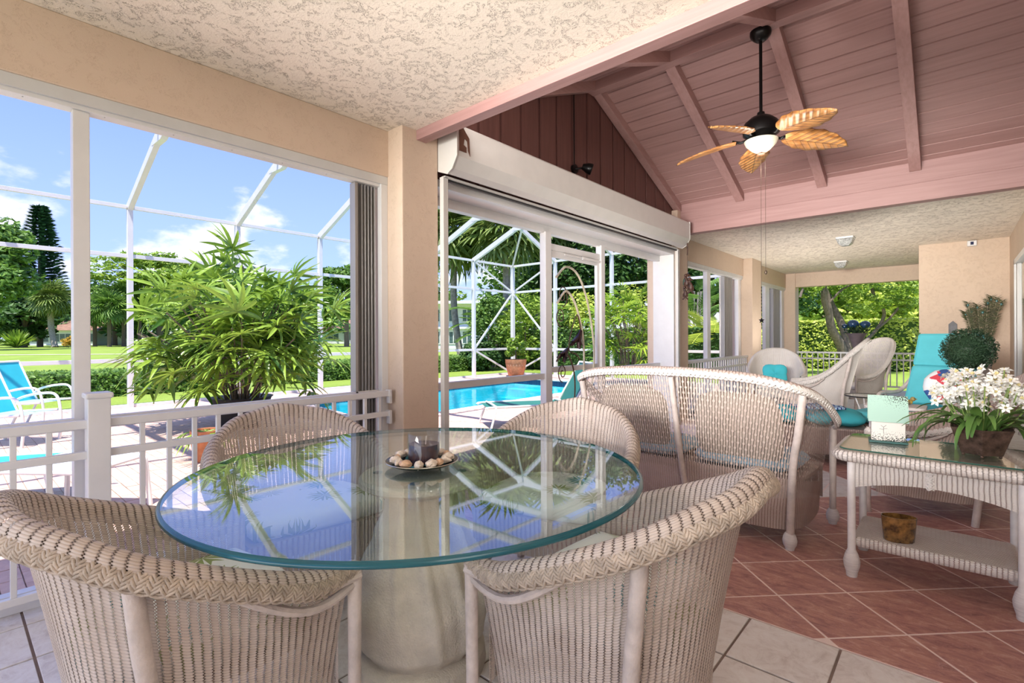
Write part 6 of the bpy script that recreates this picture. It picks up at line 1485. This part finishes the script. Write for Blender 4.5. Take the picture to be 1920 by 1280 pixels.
# ---------------------------------------------------------------- garden right of the pool
sabal('tall fan palm left of centre in the screened opening, trunk bare, leaning slightly', W(866, 25), H(440, 25)-ZD, 2.3, 61, tr=0.17, lean=-0.35, nf_=64)
sabal('fan palm with tan hanging fronds behind the enclosure corner', W(950, 23), H(440, 23)-ZD, 2.2, 62, tr=0.17, nf_=56)
sabal('fan palm high above the screen door, behind the enclosure', W(1030, 27), H(420, 27)-ZD, 2.3, 63, tr=0.17, nf_=48)
wtree('broad_tree', 'dense green tree filling the view behind the two fan palms', 1010, 33, 400, 95, G_MD, seed=20, nclump=110, per=90, leaf=0.19, rz=120, trunk=0.3)
wtree('broad_tree', 'dark leafy tree behind the screen door', 1080, 28, 400, 105, G_DK, seed=21, nclump=110, per=100, leaf=0.15, rz=110, trunk=0.3)
wtree('broad_tree', 'dark leafy tree at the right edge of the screened opening', 1200, 26, 385, 110, G_DK, seed=22, nclump=110, per=100, leaf=0.14, rz=115, trunk=0.3)
wtree('broad_tree', 'light green tree left of the palms, above the apartment building', 790, 62, 500, 60, G_MD, seed=23, nclump=70, per=90, leaf=0.25, rz=60, trunk=0.3)
for k, (px, d, yt, r, m_, lab) in enumerate(((915, 21, 560, 0.9, G_MD, 'feathery shrub behind the brace left of the clay pot'), (985, 21, 540, 1.2, G_BR, 'bright green shrub behind the far corner post'), (1045, 21, 580, 1.0, G_MD, 'mid green shrub behind the lily ornament'), (1100, 20.5, 555, 0.9, G_YL, 'yellow croton shrub right of the lily ornament'), (1190, 20, 540, 1.1, G_YL, 'yellow-green shrub beside the stucco column'), (900, 20.5, 640, 0.8, G_DK, 'low dark shrub behind the enclosure post left of the clay pot'))):
    zt = H(yt, d); bush('shrub', lab, W(px, d), (r, r, (zt-ZD)/1.9), m_, 2600, 0.085, 70+k)
def areca(label, base, h, seed, mat=G_BR, nf_=26, fl_=1.7):
    rs = random.Random(seed); t = thing('areca_palm', label, 'plant', tuple(base))
    def frond(): 
        mb = MB(); P = [Vector((fl_*q, 0, 0.55*fl_*q-0.75*fl_*q*q)) for q in [k/12 for k in range(13)]]; mb.tube(P, 0.012, 4)
        for k in range(2, 13):
            for s in (-1, 1):
                for dd in (0, 0.5):
                    q = min(12, k+dd); p = P[int(q)] if q == int(q) else P[int(q)].lerp(P[min(12, int(q)+1)], .5); ln = fl_*0.28*(1-0.5*abs(q/12-0.5)); d = Vector((0.55, s*0.8, -0.25)).normalized(); w_ = Vector((0.02, 0, 0.006))
                    mb.add([tuple(p-w_), tuple(p+d*ln*.5-w_*1.2), tuple(p+d*ln), tuple(p+d*ln*.5+w_*1.2), tuple(p+w_)], [(0, 1, 2, 3, 4)])
        return mb.mesh('frond', mat)
    F_ = [frond() for _ in range(2)]
    sm = MB()
    for k in range(5): a = k*1.3; sm.tube([(0.1*cos(a), 0.1*sin(a), 0), (0.3*cos(a), 0.3*sin(a), h*0.55)], 0.04, 6)
    sm.build('stems', BARKG, t, smooth=True)
    for k in range(nf_):
        a = k*2.4; z = h*0.55*(0.55+0.45*((k*7) % nf_)/nf_); o = D.objects.new('frond', F_[k % 2]); COL.objects.link(o); o.parent = t; o.location = (0.28*cos(a), 0.28*sin(a), z); o.rotation_euler = (0, -rs.uniform(0.0, 1.0), a+rs.uniform(-.3, .3)); s_ = rs.uniform(.8, 1.15); o.scale = (s_,)*3
    return t
areca('areca palm with arching fronds behind the enclosure, left of the corner', W(925, 22.5), 4.2, 81, G_MD)
areca('areca palm with arching fronds behind the screen door', W(1010, 23), 4.6, 82)
areca('areca palm in the window beyond the wooden vault', W(1345, 17.5), 2.6, 83, G_YL)
areca('areca palm dark and tall at the left of the window beyond the vault', W(1300, 19), 5.5, 84, G_MD)
wtree('broad_tree', 'dark tree with grey trunk in the window beyond the wooden vault', 1325, 24, 440, 80, G_DK, seed=25, nclump=90, per=90, leaf=0.15, rz=85, trunk=0.22, lean=(0.3, 0))
wtree('broad_tree', 'dark green tree in the last window before the open far end', 1440, 30, 450, 85, G_DK, seed=26, nclump=90, per=90, leaf=0.18, rz=85, trunk=0.3)
# twisted tree outside the open far end
tt = thing('twisted_tree', 'old tree with thick twisting forked trunk beyond the open far end of the porch', 'tree', tuple(W(1585, 17.6)))
def tw(*a): return [W(px, d)-W(1585, 17.6)+Vector((0, 0, H(py, d)-ZD)) for px, py, d in a]
mb = MB()
mb.tube(spline([(0, 0, 0)]+tw((1578, 655, 17.6), (1560, 620, 17.5), (1553, 580, 17.4), (1548, 550, 17.3), (1530, 520, 17.0)), 5), [.17-.0035*k for k in range(26)], 10)
mb.tube(spline([(0, 0, 0)]+tw((1588, 650, 17.8), (1578, 610, 18), (1560, 575, 18.2), (1545, 540, 18.3), (1520, 525, 18.4)), 5), [.16-.0035*k for k in range(26)], 10)
mb.tube(spline(tw((1553, 590, 17.4), (1545, 560, 17.2), (1550, 530, 17.0), (1556, 505, 16.8)), 5), [.10]*8+[.06]*8, 8)
mb.build('trunk', BARK, tt, smooth=True)
mb = MB(); 
for path, r in (((( 1600, 660, 18.5), (1640, 625, 18.6), (1658, 590, 18.5), (1640, 560, 18.3), (1632, 530, 18.2)), .06), (((1645, 620, 18.5), (1668, 600, 18.4), (1690, 575, 18.2)), .04), (((1555, 570, 17.3), (1580, 545, 17.2), (1610, 530, 17.1)), .035), (((1540, 545, 17.2), (1512, 535, 17), (1500, 560, 16.8)), .04)):
    MB().tube(spline(tw(*path), 5), r, 7).build('branch', BARK, tt, smooth=True)
mb = MB(); rs = random.Random(40)
for px, py, d, r_ in ((1520, 535, 17.2, .8), (1600, 525, 17.6, 1.0), (1650, 540, 17.8, 1.1), (1700, 530, 18, 1.0), (1625, 570, 18, .8), (1680, 575, 18.4, .7), (1560, 505, 17, 1.2), (1640, 500, 17.5, 1.4), (1710, 560, 18.5, .8)):
    c = tw((px, py, d))[0]; leafquads(mb, crown_pts(tuple(c), (r_, r_, r_*.6), 12, 70, rs, 0.35), 0.07, rs)
mb.build('crown', G_BR, tt)
wtree('broad_tree', 'sunlit light green trees beyond the yellow-green hedge', 1560, 42, 470, 150, G_BR, seed=27, nclump=130, per=80, leaf=0.3, rz=100, trunk=0.3)
wtree('broad_tree', 'sunlit yellow-green tree right behind the hedge near the stucco wall', 1700, 36, 480, 110, G_YL, seed=28, nclump=90, per=80, leaf=0.26, rz=90, trunk=0.3)
areca('broad-leaved palm left of the twisted tree', W(1512, 23), 2.4, 85, G_BR, nf_=20)
# ---------------------------------------------------------------- deck furniture
SLING = M('turquoise_sling_fabric', (0.03, 0.50, 0.62), 0.6, var=0.05); SLG = M('green_sling_fabric', (0.02, 0.16, 0.13), 0.6, var=0.08); SLL = M('pale_aqua_sling', (0.35, 0.72, 0.78), 0.6, var=0.05); FR = M('white_tube_frame', (0.84, 0.84, 0.84), 0.3, var=0.03)
def lounger(label, base, rz, back, mat, z=0.33, Lg=1.25):
    t = thing('sun_lounger', label, 'lounger', (base[0], base[1], ZD), rz)
    e = Vector((0, Lg, 0)); bt = Vector((0, Lg+0.70*cos(back), 0.70*sin(back)))
    for s in (-1, 1):
        MB().tube(spline([(s*.31, 0.0, z-.02), (s*.31, 0.10, z), (s*.31, Lg, z)], 4), 0.017, 8).build('side_rail', FR, t, smooth=True)
        MB().tube([(s*.31, Lg-0.02, z), (s*.31, bt.y, z+bt.z)], 0.017, 8).build('back_rail', FR, t, smooth=True)
    for y in (0.12, Lg-0.1):
        MB().tube(spline([(-.40, y-0.10, 0), (-.33, y, z-.03), (-.25, y, z+.015), (.25, y, z+.015), (.33, y, z-.03), (.40, y-0.10, 0)], 5), 0.016, 8).build('leg_hoop', FR, t, smooth=True)
    MB().tube([(-.31, bt.y, z+bt.z), (.31, bt.y, z+bt.z)], 0.017, 8).build('top_rail', FR, t, smooth=True)
    MB().grid(lambda u, v: (-.30+.6*u, 0.03+(Lg-.03)*v, z-0.02*sin(PI*u)), 8, 8).build('seat_sling', mat, t, smooth=True)
    MB().grid(lambda u, v: (-.30+.6*u, Lg+(bt.y-Lg)*v, z+bt.z*v-0.02*sin(PI*u)), 8, 8).build('back_sling', mat, t, smooth=True)
    return t
lounger('turquoise sling lounger with white frame just outside the railing, beside the glass side table', (-5.55, 0.80), math.radians(150), 0.45, SLING, 0.34)
lounger('white framed lounger with dark green sling and raised back beside the pool', (-5.30, 5.35), math.radians(-33), 1.05, SLG, 0.33, 1.35)
def patio_chair(label, base, rz):
    t = thing('patio_chair', label, 'chair', (base[0], base[1], ZD), rz, 'turquoise sling armchairs by the enclosure wall')
    for s in (-1, 1):
        MB().tube(spline([(s*.28, .32, 0), (s*.28, .34, .30), (s*.29, .28, .58), (s*.29, .10, .62), (s*.29, -.20, .55), (s*.28, -.32, .40)], 6), 0.017, 8).build('arm_frame', FR, t, smooth=True)
        MB().tube([(s*.28, -.38, 0), (s*.28, -.20, .38), (s*.28, .30, .40)], 0.017, 8).build('leg_frame', FR, t, smooth=True)
        MB().tube([(s*.27, -.20, .36), (s*.27, -.48, 1.0)], 0.017, 8).build('back_rail', FR, t, smooth=True)
    MB().tube([(-.27, -.48, 1.0), (.27, -.48, 1.0)], 0.017, 8).build('top_rail', FR, t, smooth=True)
    MB().grid(lambda u, v: (-.26+.52*u, -.20+.52*v, .40-.03*sin(PI*v)), 6, 8).build('seat_sling', SLL, t, smooth=True)
    MB().grid(lambda u, v: (-.26+.52*u, -.20-.28*v, .37+.63*v), 6, 8).build('back_sling', SLING, t, smooth=True)
    return t
patio_chair('nearer turquoise sling armchair with white looped arms by the hedge', (-9.1, 0.62), math.radians(-45))
patio_chair('farther turquoise sling armchair with white looped arms by the hedge', (-10.6, 0.95), math.radians(-45))
sd_ = thing('deck_table', 'white framed low side table with pale grey top outside the railing', 'table', (-5.02, 0.66, ZD), math.radians(38))
GYT = M('pale_grey_table_top', (0.62, 0.63, 0.68), 0.35, var=0.05)
MB().prism(rrect(0.33, 0.27, 0.05), 2, 0.405, 0.415).build('table_top', GYT, sd_)
MB().tube([(p[0], p[1], 0.408) for p in dense(rrect(0.34, 0.28, 0.06), 0.04)], 0.016, 8, closed=True).build('frame', FR, sd_, smooth=True)
for sx in (-1, 1):
    for sy in (-1, 1): MB().tube(spline([(sx*.28, sy*.27, .405), (sx*.32, sy*.28, .39), (sx*.335, sy*.285, .33), (sx*.36, sy*.30, 0)], 4), 0.019, 8).build('leg', FR, sd_, smooth=True)
# outdoor ledge of the next wing seen at the far right of the opening
